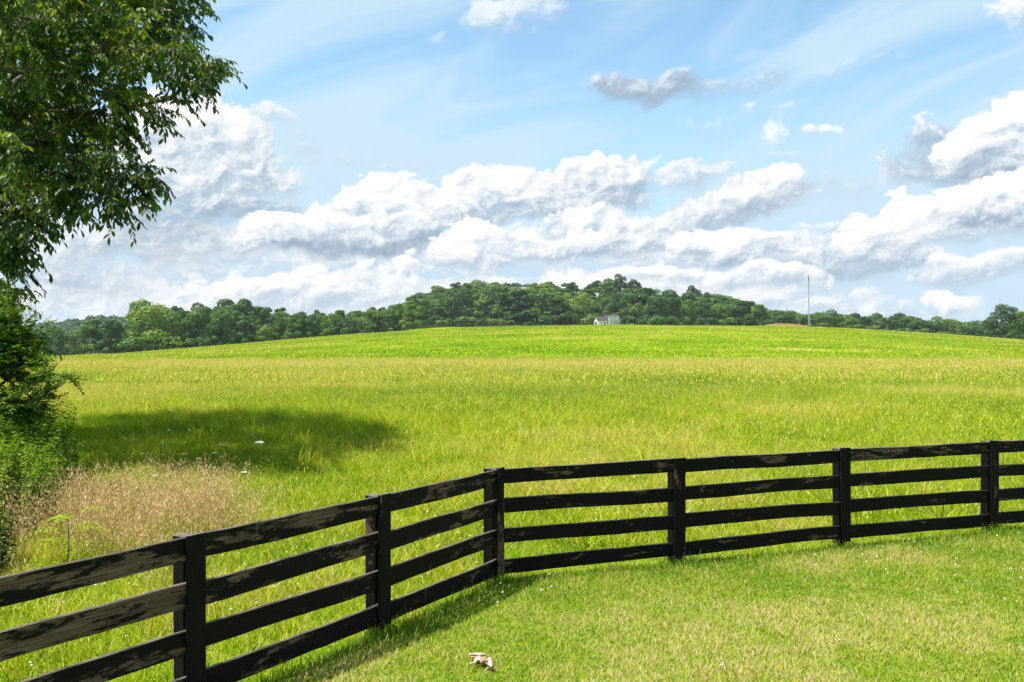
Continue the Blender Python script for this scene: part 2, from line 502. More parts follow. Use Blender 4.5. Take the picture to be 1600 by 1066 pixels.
def lawn_grass():
    st = Stack()
    X, Y = scatter(4.6, 13.2, 5200, 2.2)
    d = -inside_meadow(X, Y)
    ok = d > -.05
    X, Y, d = X[ok], Y[ok], d[ok]
    Z = height(X, Y)
    n = len(X)
    # longer grass kept under the rails, mown shorter away from it
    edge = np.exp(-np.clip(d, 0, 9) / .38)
    patch = fbm(X * .9, Y * .9, 11, 4)
    fine = fbm(X * 5, Y * 5, 13, 3)
    H = rng.uniform(.022, .050, n) * (1 + .75 * edge * rng.uniform(.2, 1.2, n)) * (.7 + .6 * fine)
    W = rng.uniform(.0038, .0075, n)
    dryness = sstep((patch - .47) / .2) * (1 - edge)
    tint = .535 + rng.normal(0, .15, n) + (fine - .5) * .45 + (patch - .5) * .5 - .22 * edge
    dry = rng.random(n) < (.11 + .42 * dryness)
    tint = np.where(dry, rng.uniform(.72, 1.0, n), tint)
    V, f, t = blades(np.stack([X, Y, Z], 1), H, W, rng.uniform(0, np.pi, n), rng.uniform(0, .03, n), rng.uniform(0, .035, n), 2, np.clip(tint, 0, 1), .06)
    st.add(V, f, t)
    px_ = np.concatenate([np.full(150, p_[0]) for p_ in PT[2:]]); py_ = np.concatenate([np.full(150, p_[1]) for p_ in PT[2:]])
    X = px_ + rng.normal(0, .13, len(px_)); Y = py_ + rng.normal(-.03, .09, len(px_))
    more = rng.uniform(0, 1, 2600); seg_ = rng.integers(2, len(PT) - 1, 2600); A_ = np.array(PT)
    X = np.concatenate([X, A_[seg_, 0] + (A_[seg_ + 1, 0] - A_[seg_, 0]) * more + rng.normal(0, .05, 2600)]); Y = np.concatenate([Y, A_[seg_, 1] + (A_[seg_ + 1, 1] - A_[seg_, 1]) * more + rng.normal(-.02, .07, 2600)])
    n = len(X)
    V, f, t = blades(np.stack([X, Y, height(X, Y) - .01], 1), rng.uniform(.06, .20, n) * (.4 + fbm(X * 2, Y * 2, 15, 2)), rng.uniform(.005, .009, n), rng.uniform(0, np.pi, n), rng.uniform(0, .06, n), rng.uniform(0, .12, n), 2, np.clip(rng.normal(.40, .13, n), 0, 1), .08)
    st.add(V, f, t)
    o = link('lawn_grass', st.mesh('lawn_grass', M_lawn))
    tag(o, 'short mown grass with straw coloured patches in front of the fence', 'grass', kind='stuff')

def dry_zone(X, Y):
    """the tan patch behind the fence on the left"""
    a = ((X + 4.55 + (Y - 10.8) * .25) / 1.45) ** 2 + ((Y - 10.8) / 2.5) ** 2
    return np.clip(1.05 - a + (fbm(X * 1.7, Y * 1.7, 21, 4) - .5) * 3.6, 0, 1)

def meadow_grass():
    st = Stack()
    for (y0, y1, dens, segs, wmin, wmax, hmin, hmax) in ((6.0, 20, 1700, 3, .0045, .009, .10, .27), (20, 46, 560, 2, .007, .014, .12, .30),
                                                       (46, 112, 110, 1, .018, .040, .14, .32), (112, 312, 11, 1, .09, .22, .10, .24)):
        X, Y = scatter(y0, y1, dens)
        d = inside_meadow(X, Y)
        ok = d > .02
        X, Y, d = X[ok], Y[ok], d[ok]
        n = len(X)
        Z = height(X, Y)
        big = fbm(X * .10, Y * .10, 31, 4); mid = fbm(X * .6, Y * .6, 33, 3)
        streak = fbm(X * .02, Y * .10, 37, 4)
        grow = np.clip((d - .1) / 2.5, 0, 1)
        tuft = fbm(X * 2.2, Y * 2.2, 35, 2) if y1 < 50 else mid
        H = rng.uniform(hmin, hmax, n) * (.40 + .75 * grow * (.25 + 1.0 * mid + .7 * sstep((tuft - .42) / .25)))
        if y0 < 10: H *= np.where(Y > 14, 1.0, .75 + .25 * np.clip((Y - 8) / 6, 0, 1)) * (.45 + .55 * np.clip(d / .5, 0, 1))
        W = rng.uniform(wmin, wmax, n)
        tint = .445 + rng.normal(0, .15, n) + (big - .5) * .55 + (mid - .5) * .35 + (streak - .5) * .3 + (tuft - .5) * .25
        if y1 < 120:
            seed = sstep((Y - 22) / 60) * .20 + .035 + .20 * sstep((big - .5) / .15) * sstep((Y - 14) / 20)
        else:
            seed = .34 * sstep((120 - Y) / 20) + .02 + .12 * sstep((streak - .56) / .12)
            tint = tint + .02
        seed = seed + .50 * np.exp(-((Y - 90 + 10 * (streak - .5)) / 17) ** 2) * (.5 + streak)
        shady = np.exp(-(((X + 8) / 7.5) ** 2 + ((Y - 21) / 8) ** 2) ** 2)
        seed = seed * (1 - .85 * shady); tint = tint - .10 * shady  # the tree shadow's green is put into the grass colour here
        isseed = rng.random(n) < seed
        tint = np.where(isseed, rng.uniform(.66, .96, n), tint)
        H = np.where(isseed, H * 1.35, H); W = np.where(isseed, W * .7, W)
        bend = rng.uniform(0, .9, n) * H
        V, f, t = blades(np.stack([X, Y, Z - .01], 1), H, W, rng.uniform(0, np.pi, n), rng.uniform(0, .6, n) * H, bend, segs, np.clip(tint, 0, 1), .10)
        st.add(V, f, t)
    # loose seed heads standing in the sward
    for (y0, y1, dens, sz) in ((8, 20, 75, .012), (20, 45, 34, .019), (45, 100, 8.5, .045)):
        X, Y = scatter(y0, y1, dens)
        c = fbm(X * .16, Y * .16, 71, 4)
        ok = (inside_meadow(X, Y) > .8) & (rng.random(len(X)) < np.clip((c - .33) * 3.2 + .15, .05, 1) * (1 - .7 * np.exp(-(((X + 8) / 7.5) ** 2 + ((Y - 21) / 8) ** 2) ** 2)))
        X, Y = X[ok], Y[ok]; n = len(X)
        hh = rng.uniform(.16, .42, n)
        V, f, t = blades(np.stack([X, Y, height(X, Y) + hh], 1), rng.uniform(1.2, 4.2, n) * sz, rng.uniform(.7, 1.5, n) * sz, rng.uniform(0, np.pi, n), rng.uniform(0, 1.5, n) * sz, rng.uniform(0, 2, n) * sz, 2, rng.uniform(.60, .98, n))
        st.add(V, f, t)
    # clumps of long strap leaves
    cx, cy = [], []
    X, Y = scatter(8.5, 34, 1.0)
    ok = (inside_meadow(X, Y) > .5) & (fbm(X * .35, Y * .35, 41, 3) > .47)
    cx, cy = X[ok], Y[ok]
    m = 13
    n = len(cx) * m
    X = np.repeat(cx, m) + rng.normal(0, .09, n); Y = np.repeat(cy, m) + rng.normal(0, .09, n)
    ok = inside_meadow(X, Y) > .1
    X, Y = X[ok], Y[ok]; n = len(X)
    H = rng.uniform(.30, .62, n); tint = rng.uniform(.50, .76, n)
    V, f, t = blades(np.stack([X, Y, height(X, Y) - .01], 1), H, rng.uniform(.012, .022, n), rng.uniform(0, np.pi, n), rng.uniform(.02, .15, n), rng.uniform(.1, .45, n), 3, tint, .08)
    st.add(V, f, t)
    o = link('meadow_grass', st.mesh('meadow_grass', M_grass))
    tag(o, 'tall green and straw tipped meadow grass beyond the black fence', 'grass', kind='stuff')

def dry_grass():
    """stalks with loose panicles"""
    st = Stack()
    X = rng.uniform(-9, -1.5, 60000); Y = rng.uniform(7.0, 15.5, 60000)
    p = dry_zone(X, Y)
    ok = (rng.random(len(X)) < p * .36) & (inside_meadow(X, Y) > .35)
    X, Y = X[ok], Y[ok]; n = len(X)
    Z = height(X, Y)
    H = rng.uniform(.35, .92, n)
    base = np.stack([X, Y, Z], 1)
    V, f, t = blades(base, H, np.full(n, .0045), rng.uniform(0, np.pi, n), rng.uniform(0, .35, n) * H, rng.uniform(0, .5, n) * H, 3, rng.uniform(.0, .8, n))
    tips = V.reshape(n, 7, 3)[:, 6]; mids = V.reshape(n, 7, 3)[:, 4]
    st.add(V, f, t)
    m = 16
    k = np.repeat(np.arange(n), m)
    u = rng.uniform(.0, 1.0, n * m)[:, None]
    c = mids[k] * (1 - u) + tips[k] * u
    sp = (1 - u[:, 0]) * .075 + .012
    c = c + rng.normal(0, 1, (n * m, 3)) * sp[:, None] * np.array([1, 1, .6])
    V, f, t = blades(c, rng.uniform(.012, .040, n * m), rng.uniform(.006, .012, n * m), rng.uniform(0, np.pi, n * m), rng.uniform(0, .02, n * m), rng.uniform(0, .02, n * m), 1, rng.uniform(.25, 1, n * m))
    st.add(V, f, t)
    o = link('dry_grass', st.mesh('dry_grass', M_dry))
    tag(o, 'tan patch of dry seeding grass between the bushes and the fence', 'grass', kind='stuff')

def clover():
    import itertools
    phi = (1 + 5 ** .5) / 2
    ico = np.array([(-1, phi, 0), (1, phi, 0), (-1, -phi, 0), (1, -phi, 0), (0, -1, phi), (0, 1, phi), (0, -1, -phi), (0, 1, -phi), (phi, 0, -1), (phi, 0, 1), (-phi, 0, -1), (-phi, 0, 1)], float)
    ico /= np.linalg.norm(ico[0])
    fi = np.array([(0, 11, 5), (0, 5, 1), (0, 1, 7), (0, 7, 10), (0, 10, 11), (1, 5, 9), (5, 11, 4), (11, 10, 2), (10, 7, 6), (7, 1, 8), (3, 9, 4), (3, 4, 2), (3, 2, 6), (3, 6, 8), (3, 8, 9), (4, 9, 5), (2, 4, 11), (6, 2, 10), (8, 6, 7), (9, 8, 1)])
    X, Y = scatter(5.8, 27, 12)
    d = inside_meadow(X, Y)
    c = fbm(X * .5, Y * .5, 51, 3)
    pr = np.where(d < 0, np.exp(d / 1.2) * .5 + .25 * sstep((X - 1) / 5), np.exp(-d / 3.5) * .8 + .12) * sstep((c - .38) / .25)
    ok = rng.random(len(X)) < pr
    X, Y, d = X[ok], Y[ok], d[ok]
    n = len(X)
    h = np.where(d < 0, rng.uniform(.05, .09, n), rng.uniform(.12, .30, n))
    s = rng.uniform(.006, .0125, n)
    C = np.stack([X, Y, height(X, Y) + h], 1)
    V = (C[:, None, :] + ico[None] * s[:, None, None] * np.array([1, 1, .85])).reshape(-1, 3)
    Fs = (fi[None] + (np.arange(n) * 12)[:, None, None]).reshape(-1, 3)
    me = np_mesh('clover_flowers', V, [Fs], M_flower)
    o = link('clover_flowers', me)
    tag(o, 'small white clover heads dotted through the grass along the fence', 'flowers', kind='stuff')

lawn_grass(); meadow_grass(); dry_grass(); clover()

# ------------------------------------------------------------------ foliage helpers
def norm(v): return v / np.maximum(np.linalg.norm(v, axis=-1, keepdims=True), 1e-9)

def leaves(base, direc, length, width, nrm_hint, fold=.25, droop=0.0):
    """leaf blades with a folded midrib; arrays (n,3),(n,3),(n,),(n,)"""
    n = len(base)
    d = norm(direc)
    side = norm(np.cross(d, nrm_hint))
    up = np.cross(side, d)
    L, W = length[:, None], width[:, None]
    tipdir = norm(d + np.array([0, 0, -1.0]) * droop)
    mid = base + d * L * .5
    tip = mid + tipdir * L * .5
    l1 = base + d * L * .32 + side * W * .42 + up * W * fold
    r1 = base + d * L * .32 - side * W * .42 + up * W * fold
    l2 = mid + tipdir * L * .14 + side * W * .5 + up * W * fold
    r2 = mid + tipdir * L * .14 - side * W * .5 + up * W * fold
    V = np.stack([base, l1, l2, tip, r2, r1], 1).reshape(-1, 3)
    b = np.arange(n) * 6
    f = np.concatenate([np.stack([b, b + 1, b + 2, b + 3], 1), np.stack([b, b + 3, b + 4, b + 5], 1)])
    return V, f

def skeleton(root, targets, bias=.35, step=.5, limit=None):
    """link targets to the nearest earlier node, nearest to the root first; returns nodes, parents, radii weights"""
    root = np.asarray(root, float)
    nodes = [r for r in root]; par = [-1] + list(range(len(root) - 1))
    plen = [0.0]
    for i in range(1, len(root)): plen.append(plen[-1] + float(np.linalg.norm(root[i] - root[i - 1])))
    order = np.argsort(np.linalg.norm(targets - root[-1], axis=1))
    N = np.zeros((len(root) + len(targets) * 8, 3)); N[:len(root)] = root
    PL = np.zeros(len(N)); PL[:len(root)] = plen
    cnt = len(root); ends = []
    lo = max(0, len(root) // 3)
    for ti in order:
        t = targets[ti]
        dd = np.linalg.norm(N[lo:cnt] - t, axis=1)
        j = int(np.argmin(dd + bias * PL[lo:cnt])) + lo
        dist = np.linalg.norm(t - N[j])
        k = min(7, max(1, int(dist / step)))
        prev = j
        perp = rng.normal(0, 1, 3) * dist * .05
        for s in range(1, k + 1):
            u = s / k
            p = N[j] * (1 - u) + t * u + perp * math.sin(u * math.pi) + np.array([0, 0, .06 * dist * math.sin(u * math.pi)])
            N[cnt] = p; PL[cnt] = PL[prev] + np.linalg.norm(p - N[prev]); par.append(prev); prev = cnt; cnt += 1
        ends.append((prev, ti))
    par = np.array(par)
    w = np.zeros(cnt)
    for e, _ in ends: w[e] += 1
    for i in range(cnt - 1, -1, -1):
        if par[i] >= 0: w[par[i]] += w[i]
    return N[:cnt], par, w, ends

def tubes(N, par, rad, sides=5):
    """one mesh with a tapered tube per skeleton edge"""
    idx = np.where(par >= 0)[0]
    a, b = N[par[idx]], N[idx]
    d = norm(b - a)
    ref = np.where(np.abs(d[:, 2:3]) > .9, np.array([[1.0, 0, 0]]), np.array([[0, 0, 1.0]]))
    u = norm(np.cross(d, ref)); v = np.cross(d, u)
    ra, rb = np.minimum(rad[par[idx]], rad[idx] * 1.35), rad[idx]
    ang = np.arange(sides) * 2 * np.pi / sides
    ring = np.cos(ang)[None, :, None] * u[:, None, :] + np.sin(ang)[None, :, None] * v[:, None, :]
    A = a[:, None, :] + ring * ra[:, None, None]; B = b[:, None, :] + ring * rb[:, None, None]
    V = np.concatenate([A, B], 1).reshape(-1, 3)
    m = len(idx); base = (np.arange(m) * 2 * sides)[:, None]
    j = np.arange(sides); j2 = (j + 1) % sides
    f = np.stack([base + j, base + j2, base + sides + j2, base + sides + j], -1).reshape(-1, 4)
    return V, f

# ------------------------------------------------------------------ the big tree at the left edge
def big_tree():
    tx, ty = -13.2, 19.5
    base = np.array([tx, ty, hz(tx, ty)])
    t = empty('broadleaf_tree', base)
    tag(t, 'large leafy tree overhanging the top left corner of the meadow', 'tree')
    # lobes: pixel centre at a depth, radii in metres
    lobes = []
    def L(x, y, Y, rx, ry, rz, w=1.0):
        lobes.append((np.array(at(x, y, Y)), np.array([rx, ry, rz]), w))
    L(235, 55, 18.5, 1.05, 1.6, .85); L(290, 100, 18.0, .72, 1.0, .34); L(328, 104, 17.8, .34, .6, .20); L(255, 118, 17.5, 1.0, 1.2, .55)
    L(215, 0, 19, 1.2, 2.0, 1.2); L(262, 20, 20.5, .7, 1.6, .9); L(150, 90, 17.2, 1.4, 1.8, 1.2); L(70, 60, 17, 1.7, 2.0, 1.6)
    L(215, 165, 17, .75, .8, .42); L(140, 185, 16.8, .8, 1.3, .55); L(60, 190, 16.5, 1.2, 1.8, 1.1); L(10, 240, 17, 1.3, 1.8, 1.6)
    L(80, 245, 16.0, .70, 1.0, .42); L(165, 252, 15.8, .48, .7, .20); L(212, 272, 15.7, .38, .5, .16); L(125, 275, 15.8, .5, .8, .26); L(185, 305, 15.6, .22, .4, .10)
    L(30, 290, 16, .72, 1.3, .55); L(85, 305, 15.8, .28, .5, .2); L(0, 355, 16, .62, 1.3, .6); L(40, 362, 15.6, .24, .5, .22); L(-10, 420, 15.8, .5, 1.0, .5); L(-30, 480, 16, .5, 1.0, .7)
    L(10, -70, 15, 1.5, 1.6, 1.1); L(-25, 520, 15, .55, .9, .5); L(-5, 470, 15.2, .42, .8, .4); L(-70, 460, 16, .8, 1.2, .9)
    # the rest of the crown, further back, out of frame and overhead
    L(120, -60, 20, 2.0, 2.6, 1.8); L(200, -90, 21, 1.7, 2.4, 1.3); L(150, -40, 23.5, 1.8, 2.4, 1.8); L(60, -130, 21, 2.6, 3.0, 2.0)
    L(20, 60, 23, 2.4, 2.6, 2.4); L(-80, 100, 19, 2.4, 2.6, 2.2); L(-150, -50, 21, 2.8, 3.0, 2.6); L(-120, 240, 18.5, 2.0, 2.2, 2.0)
    L(-60, 0, 25, 2.4, 2.4, 2.6); L(-260, 60, 20, 2.4, 2.6, 2.6); L(-200, 250, 21, 2.2, 2.4, 2.0); L(90, 30, 26, 1.6, 2.0, 1.8); L(0, 190, 22, 2.2, 2.4, 1.6); L(-110, 380, 18, 1.5, 1.8, 1.5)
    T = []
    for c, r, w in lobes:
        vol = r[0] * r[1] * r[2]
        k = int(max(6, 16.5 * vol ** .72 * w))
        d = norm(rng.normal(0, 1, (k, 3)))
        q = rng.uniform(.15, 1, k) ** .5
        T.append(c + d * q[:, None] * r)
    T = np.concatenate(T)
    trunk = np.array([base + np.array([0, 0, -.3]), base + [.05, 0, 1.2], base + [.1, .05, 2.6], base + [.25, .05, 4.0], base + [.5, -.1, 5.4], base + [.9, -.2, 6.8], base + [1.2, -.1, 8.2]])
    N, par, w, ends = skeleton(trunk, T, bias=.28, step=.45)
    rad = .0052 * (w ** .62) + .0035
    V, f = tubes(N - base, par, rad, 6)
    link('trunk', np_mesh('trunk', V, [f], M_bark, smooth=True), t)
    # sprays
    E = np.array([e for e, _ in ends]); tip = N[E]
    outd = norm(tip - N[par[E]])
    m = 6
    k = np.repeat(np.arange(len(E)), m)
    td = norm(outd[k] * .8 + rng.normal(0, .62, (len(k), 3)) * np.array([1, 1, .55]) + np.array([0, 0, -.18]))
    tl = rng.uniform(.28, .62, len(k))
    tb = tip[k] + rng.normal(0, .06, (len(k), 3))
    q = 13
    kk = np.repeat(np.arange(len(k)), q)
    u = np.tile((np.arange(q) + .6) / q, len(k)) * 1.0
    lb = tb[kk] + td[kk] * (tl[kk] * u)[:, None] + np.array([0, 0, -1.0]) * (tl[kk] * u ** 2 * .35)[:, None]
    sd = norm(np.cross(td[kk], np.array([0, 0, 1.0])) + 1e-6)
    sg = np.tile(np.where(np.arange(q) % 2 == 0, 1.0, -1.0), len(k))[:, None]
    ld = norm(sd * sg * rng.uniform(.5, 1.1, (len(kk), 1)) + td[kk] * rng.uniform(.3, 1.0, (len(kk), 1)) + np.array([0, 0, -1.0]) * rng.uniform(.35, 1.5, (len(kk), 1)) + rng.normal(0, .2, (len(kk), 3)))
    ln = rng.uniform(.085, .165, len(kk)) * np.where(u > .85, 1.15, 1)
    hint = norm(np.array([0, 0, 1.0]) + rng.normal(0, .55, (len(kk), 3)))
    V, f = leaves(lb - base, ld, ln, ln * rng.uniform(.33, .46, len(kk)), hint, .18, .5)
    spray_t = rng.uniform(.05, .85, len(E))
    tint = np.clip(spray_t[k][kk] + rng.normal(0, .14, len(kk)), 0, 1)
    link('crown', np_mesh('crown', V, [f], M_bigleaf, {'tint': ('FLOAT', np.repeat(tint, 6))}), t)
    # twigs of the sprays join the branches
    p0 = tb - base; p1 = tb + td * tl[:, None] * .6 - np.array([0, 0, .05]) * tl[:, None] - base; p2 = tb + td * tl[:, None] - np.array([0, 0, .35]) * tl[:, None] - base
    NN = np.stack([tip[k] - base, p0, p1, p2], 1).reshape(-1, 3)
    pp = np.tile(np.array([-1, 0, 1, 2]), len(k)) + np.repeat(np.arange(len(k)) * 4, 4) * 1
    pp[np.arange(len(k)) * 4] = -1
    V, f = tubes(NN, pp, np.tile([.005, .004, .003, .002], len(k)), 3)
    link('twigs', np_mesh('twigs', V, [f], M_bark), t)
big_tree()

# ------------------------------------------------------------------ thicket under it
def sapling():
    b = np.array(at(-40, 780, 13.2)); b[2] = hz(b[0], b[1])
    t = empty('sapling', b)
    tag(t, 'fine leaved sapling with thin arching branches above the left bushes', 'small tree')
    T = []
    for (x, y, Y, r, k) in ((5, 505, 13, .34, 30), (-10, 560, 12.9, .45, 36), (20, 535, 12.9, .3, 26), (5, 575, 13, .46, 40), (55, 568, 12.8, .16, 9), (78, 582, 12.6, .09, 5), (100, 588, 12.55, .04, 2), (112, 592, 12.5, .03, 2), (75, 612, 12.7, .10, 6), (10, 520, 13.2, .5, 28), (-40, 480, 13.4, .6, 26),
                          (25, 630, 12.8, .45, 30), (-50, 600, 13, .7, 34), (40, 640, 12.8, .3, 18), (-70, 540, 13.3, .6, 24), (35, 595, 13.2, .25, 12), (30, 545, 13, .18, 9)):
        T.append(np.array(at(x, y, Y)) + norm(rng.normal(0, 1, (k, 3))) * rng.uniform(.2, 1, (k, 1)) * np.array([r, r, r * .45]))
    T = np.concatenate(T)
    trunk = np.array([b + [0, 0, -.1], b + [.05, -.03, .5], b + [.1, -.05, 1.0], b + [.14, -.1, 1.5], b + [.1, -.1, 2.0]])
    N, par, w, ends = skeleton(trunk, T, bias=.3, step=.2)
    V, f = tubes(N - b, par, .0028 * w ** .55 + .0015, 5)
    link('trunk', np_mesh('trunk', V, [f], M_bark, smooth=True), t)
    E = np.array([e for e, _ in ends]); tip = N[E]; od = norm(tip - N[par[E]])
    m = 7; k = np.repeat(np.arange(len(E)), m)
    td = norm(od[k] + rng.normal(0, .5, (len(k), 3)) * np.array([1, 1, .4])); tl = rng.uniform(.15, .34, len(k))
    q = 12; kk = np.repeat(np.arange(len(k)), q); u = np.tile((np.arange(q) + .5) / q, len(k))
    lb = tip[k][kk] + td[kk] * (tl[kk] * u)[:, None]
    sd = norm(np.cross(td[kk], np.array([0, 0, 1.0])) + 1e-6); sg = np.tile(np.where(np.arange(q) % 2 == 0, 1.0, -1.0), len(k))[:, None]
    ld = sd * sg + td[kk] * .6 + rng.normal(0, .3, (len(kk), 3))
    ln = rng.uniform(.032, .062, len(kk))
    V, f = leaves(lb - b, ld, ln, ln * .5, norm(np.array([0, 0, 1.0]) + rng.normal(0, .4, (len(kk), 3))), .12, .2)
    link('crown', np_mesh('crown', V, [f], M_shrub, {'tint': ('FLOAT', np.repeat(np.clip(rng.normal(.30, .18, len(kk)), 0, 1), 6))}), t)
sapling()

def bush(name, label, x0, x1, y0, y1, n, hmin, hmax, llen, ratio, tmean, nl=44, spread=.12, shape=None, cat='bush'):
    """many upright leafy stems from one footing"""
    c = np.array([(x0 + x1) / 2, (y0 + y1) / 2, 0.0]); c[2] = hz(c[0], c[1])
    t = empty(name, c)
    tag(t, label, cat)
    a = rng.uniform(0, 2 * np.pi, n); q = rng.uniform(0, 1, n) ** .5
    X = c[0] + np.cos(a) * q * (x1 - x0) / 2; Y = c[1] + np.sin(a) * q * (y1 - y0) / 2
    H = rng.uniform(hmin, hmax, n) * (1 - .45 * q ** 3) * (.75 + .5 * fbm(X * 1.3, Y * 1.3, 61, 3))
    lean = np.stack([np.cos(a) * q * spread + rng.normal(0, .06, n), np.sin(a) * q * spread + rng.normal(0, .06, n)], 1) * H[:, None] * 1.6
    P0 = np.stack([X, Y, height(X, Y)], 1)
    def along(u, i):
        p = P0[i].copy()
        p[:, :2] += lean[i] * (u ** 1.6)[:, None]
        p[:, 2] += H[i] * u
        return p
    segs = 4
    idx = np.repeat(np.arange(n), segs + 1); u = np.tile(np.linspace(0, 1, segs + 1), n)
    NN = along(u, idx) - c
    pp = np.arange(len(NN)) - 1; pp[::segs + 1] = -1
    V, f = tubes(NN, pp, np.maximum(.0015, .005 * (1 - u)), 4)
    link('stems', np_mesh('stems', V, [f], M_stem), t)
    kk = np.repeat(np.arange(n), nl); u = np.tile((np.arange(nl) + .5) / nl, n) ** .8
    lb = along(u, kk)
    ang = np.tile(np.arange(nl) * 2.4, n) + rng.uniform(0, 6.3, n)[kk]
    ld = np.stack([np.cos(ang), np.sin(ang), rng.uniform(-.25, .55, len(kk))], 1)
    ln = rng.uniform(.6, 1.25, len(kk)) * llen * (1.1 - .5 * u)
    V, f = leaves(lb - c, ld, ln, ln * ratio, norm(np.array([0, 0, 1.0]) + rng.normal(0, .3, (len(kk), 3))), .12, .7)
    st = rng.normal(tmean, .12, n)
    tint = np.clip(st[kk] + rng.normal(0, .10, len(kk)) + .18 * (u - .6), 0, 1)
    link('foliage', np_mesh('foliage', V, [f], M_shrub, {'tint': ('FLOAT', np.repeat(tint, 6))}), t)
    return t
M_stem = simple_mat('green_stems', (.05, .08, .02), (.09, .10, .03), 12, .8, 0)
bush('weed_thicket', 'bright green leafy weed thicket at the left edge of the meadow', -8.6, -5.75, 9.5, 12.4, 470, 1.0, 1.62, .125, .24, .50, nl=62)
bush('tall_weeds', 'taller mid green weeds standing behind the bright thicket at left', -11.0, -7.2, 12.6, 16.0, 330, 1.1, 1.9, .13, .25, .36, nl=52)
bush('dark_bush', 'dark low bush with broad leaves at the left edge behind the fence', -7.2, -5.15, 8.2, 9.8, 230, .55, 1.0, .095, .42, .16, nl=38)

def pinnate():
    b = np.array(at(104, 850, 9.3)); b[2] = hz(b[0], b[1])
    t = empty('young_weed', b); t.scale = (1.25, 1.25, 1.5)
    tag(t, 'yellow green seedling with feather shaped leaves in front of the dry grass', 'plant')
    mb = MB(); LB, LD, LN = [], [], []
    stem = [Vector((0, 0, 0)), Vector((.02, 0, .2)), Vector((.0, .02, .40))]
    mb.tube(stem, [.007, .006, .004], 5)
    for i in range(9):
        a = i * 2.4 + .4; z = .16 + .03 * i
        o = Vector((.01, .01, z)); d = Vector((math.cos(a), math.sin(a), .55)); L = .34
        pts = [o + d * L * s + Vector((0, 0, -.30 * L * s * s * 2)) for s in (0, .35, .7, 1)]
        mb.tube(pts, [.003, .0025, .002, .001], 4)
        for s in np.linspace(.25, 1, 8):
            p = o + d * L * s + Vector((0, 0, -.6 * L * s * s))
            sd = Vector((-d.y, d.x, 0)).normalized()
            for g in (1, -1):
                LB.append(p); LD.append(sd * g + d * .35 + Vector((0, 0, -.15))); LN.append(.085 * (1.1 - .5 * s))
    mb.build('stem', M_stem, t)
    LN = np.array(LN)
    V, f = leaves(np.array(LB), np.array(LD), LN, LN * .32, np.tile(np.array([0, 0, 1.0]), (len(LN), 1)), .1, .3)
    link('leaves', np_mesh('leaves', V, [f], M_shrub, {'tint': ('FLOAT', np.full(len(V), .98))}), t)
pinnate()

# ------------------------------------------------------------------ wild carrot flowers in the shaded grass
def wild_flower():
    t = empty('wild_carrot', (0, 0, 0))
    mb = MB(); mb.tube([(0, 0, 0), (.02, .01, .3), (.01, 0, .56)], [.004, .003, .003], 5)
    for i in range(9):
        a = i * .7
        mb.tube([(.01, 0, .55), (.01 + .05 * math.cos(a), .05 * math.sin(a), .585)], [.0015, .001], 3)
    mb.build('stem', M_stem, t)
    mb = MB(); r = random.Random(3)
    for i in range(80):
        q = r.random() ** .5 * .075; a = r.random() * 6.3
        x, y = .01 + q * math.cos(a), q * math.sin(a); z = .59 + r.uniform(-.006, .006) - q * .15
        s = r.uniform(.006, .011)
        mb.add([(x + s * math.cos(k), y + s * math.sin(k), z) for k in (0, 1.26, 2.51, 3.77, 5.03)] + [(x, y, z + s * .7)] + [(x, y, z - s * .5)],
               [(k, (k + 1) % 5, 5) for k in range(5)] + [((k + 1) % 5, k, 6) for k in range(5)])
    mb.build('flower_head', M_flower, t)
    return t
def copy_tree(o, parent=None):
    c = o.copy(); COL.objects.link(c); c.parent = parent
    for ch in o.children: copy_tree(ch, c)
    return c
def flowers():
    spots = [(405, 690, 1.5), (252, 692, .9), (265, 672, .9), (335, 707, 1.0), (242, 742, 1.0), (382, 737, .9), (345, 694, .8), (222, 708, .8), (310, 716, .8), (255, 710, .7), (395, 678, .7), (295, 672, .7)]
    t = wild_flower()
    for i, (x, y, s) in enumerate(spots):
        o = t if i == 0 else copy_tree(t)
        # the head stands .59 s above the ground: solve the depth
        Y = 20.0
        for _ in range(30):
            X = (x - 800) / F * Y
            Y = F * (CH - (.52 * s + hz(X, Y))) / (y - HZ)
        o.location = (X, Y, hz(X, Y)); o.scale = (s * .62, s * .62, s * .88); o.rotation_euler = (0, 0, i * 1.7)
        if i == 0: tag(o, 'largest white flat topped wild flower in the tree shadow on the meadow', 'flower', 'white wild flowers in the shaded meadow')
        else: tag(o, 'small white flat topped wild flower in the shaded meadow grass', 'flower', 'white wild flowers in the shaded meadow')
flowers()

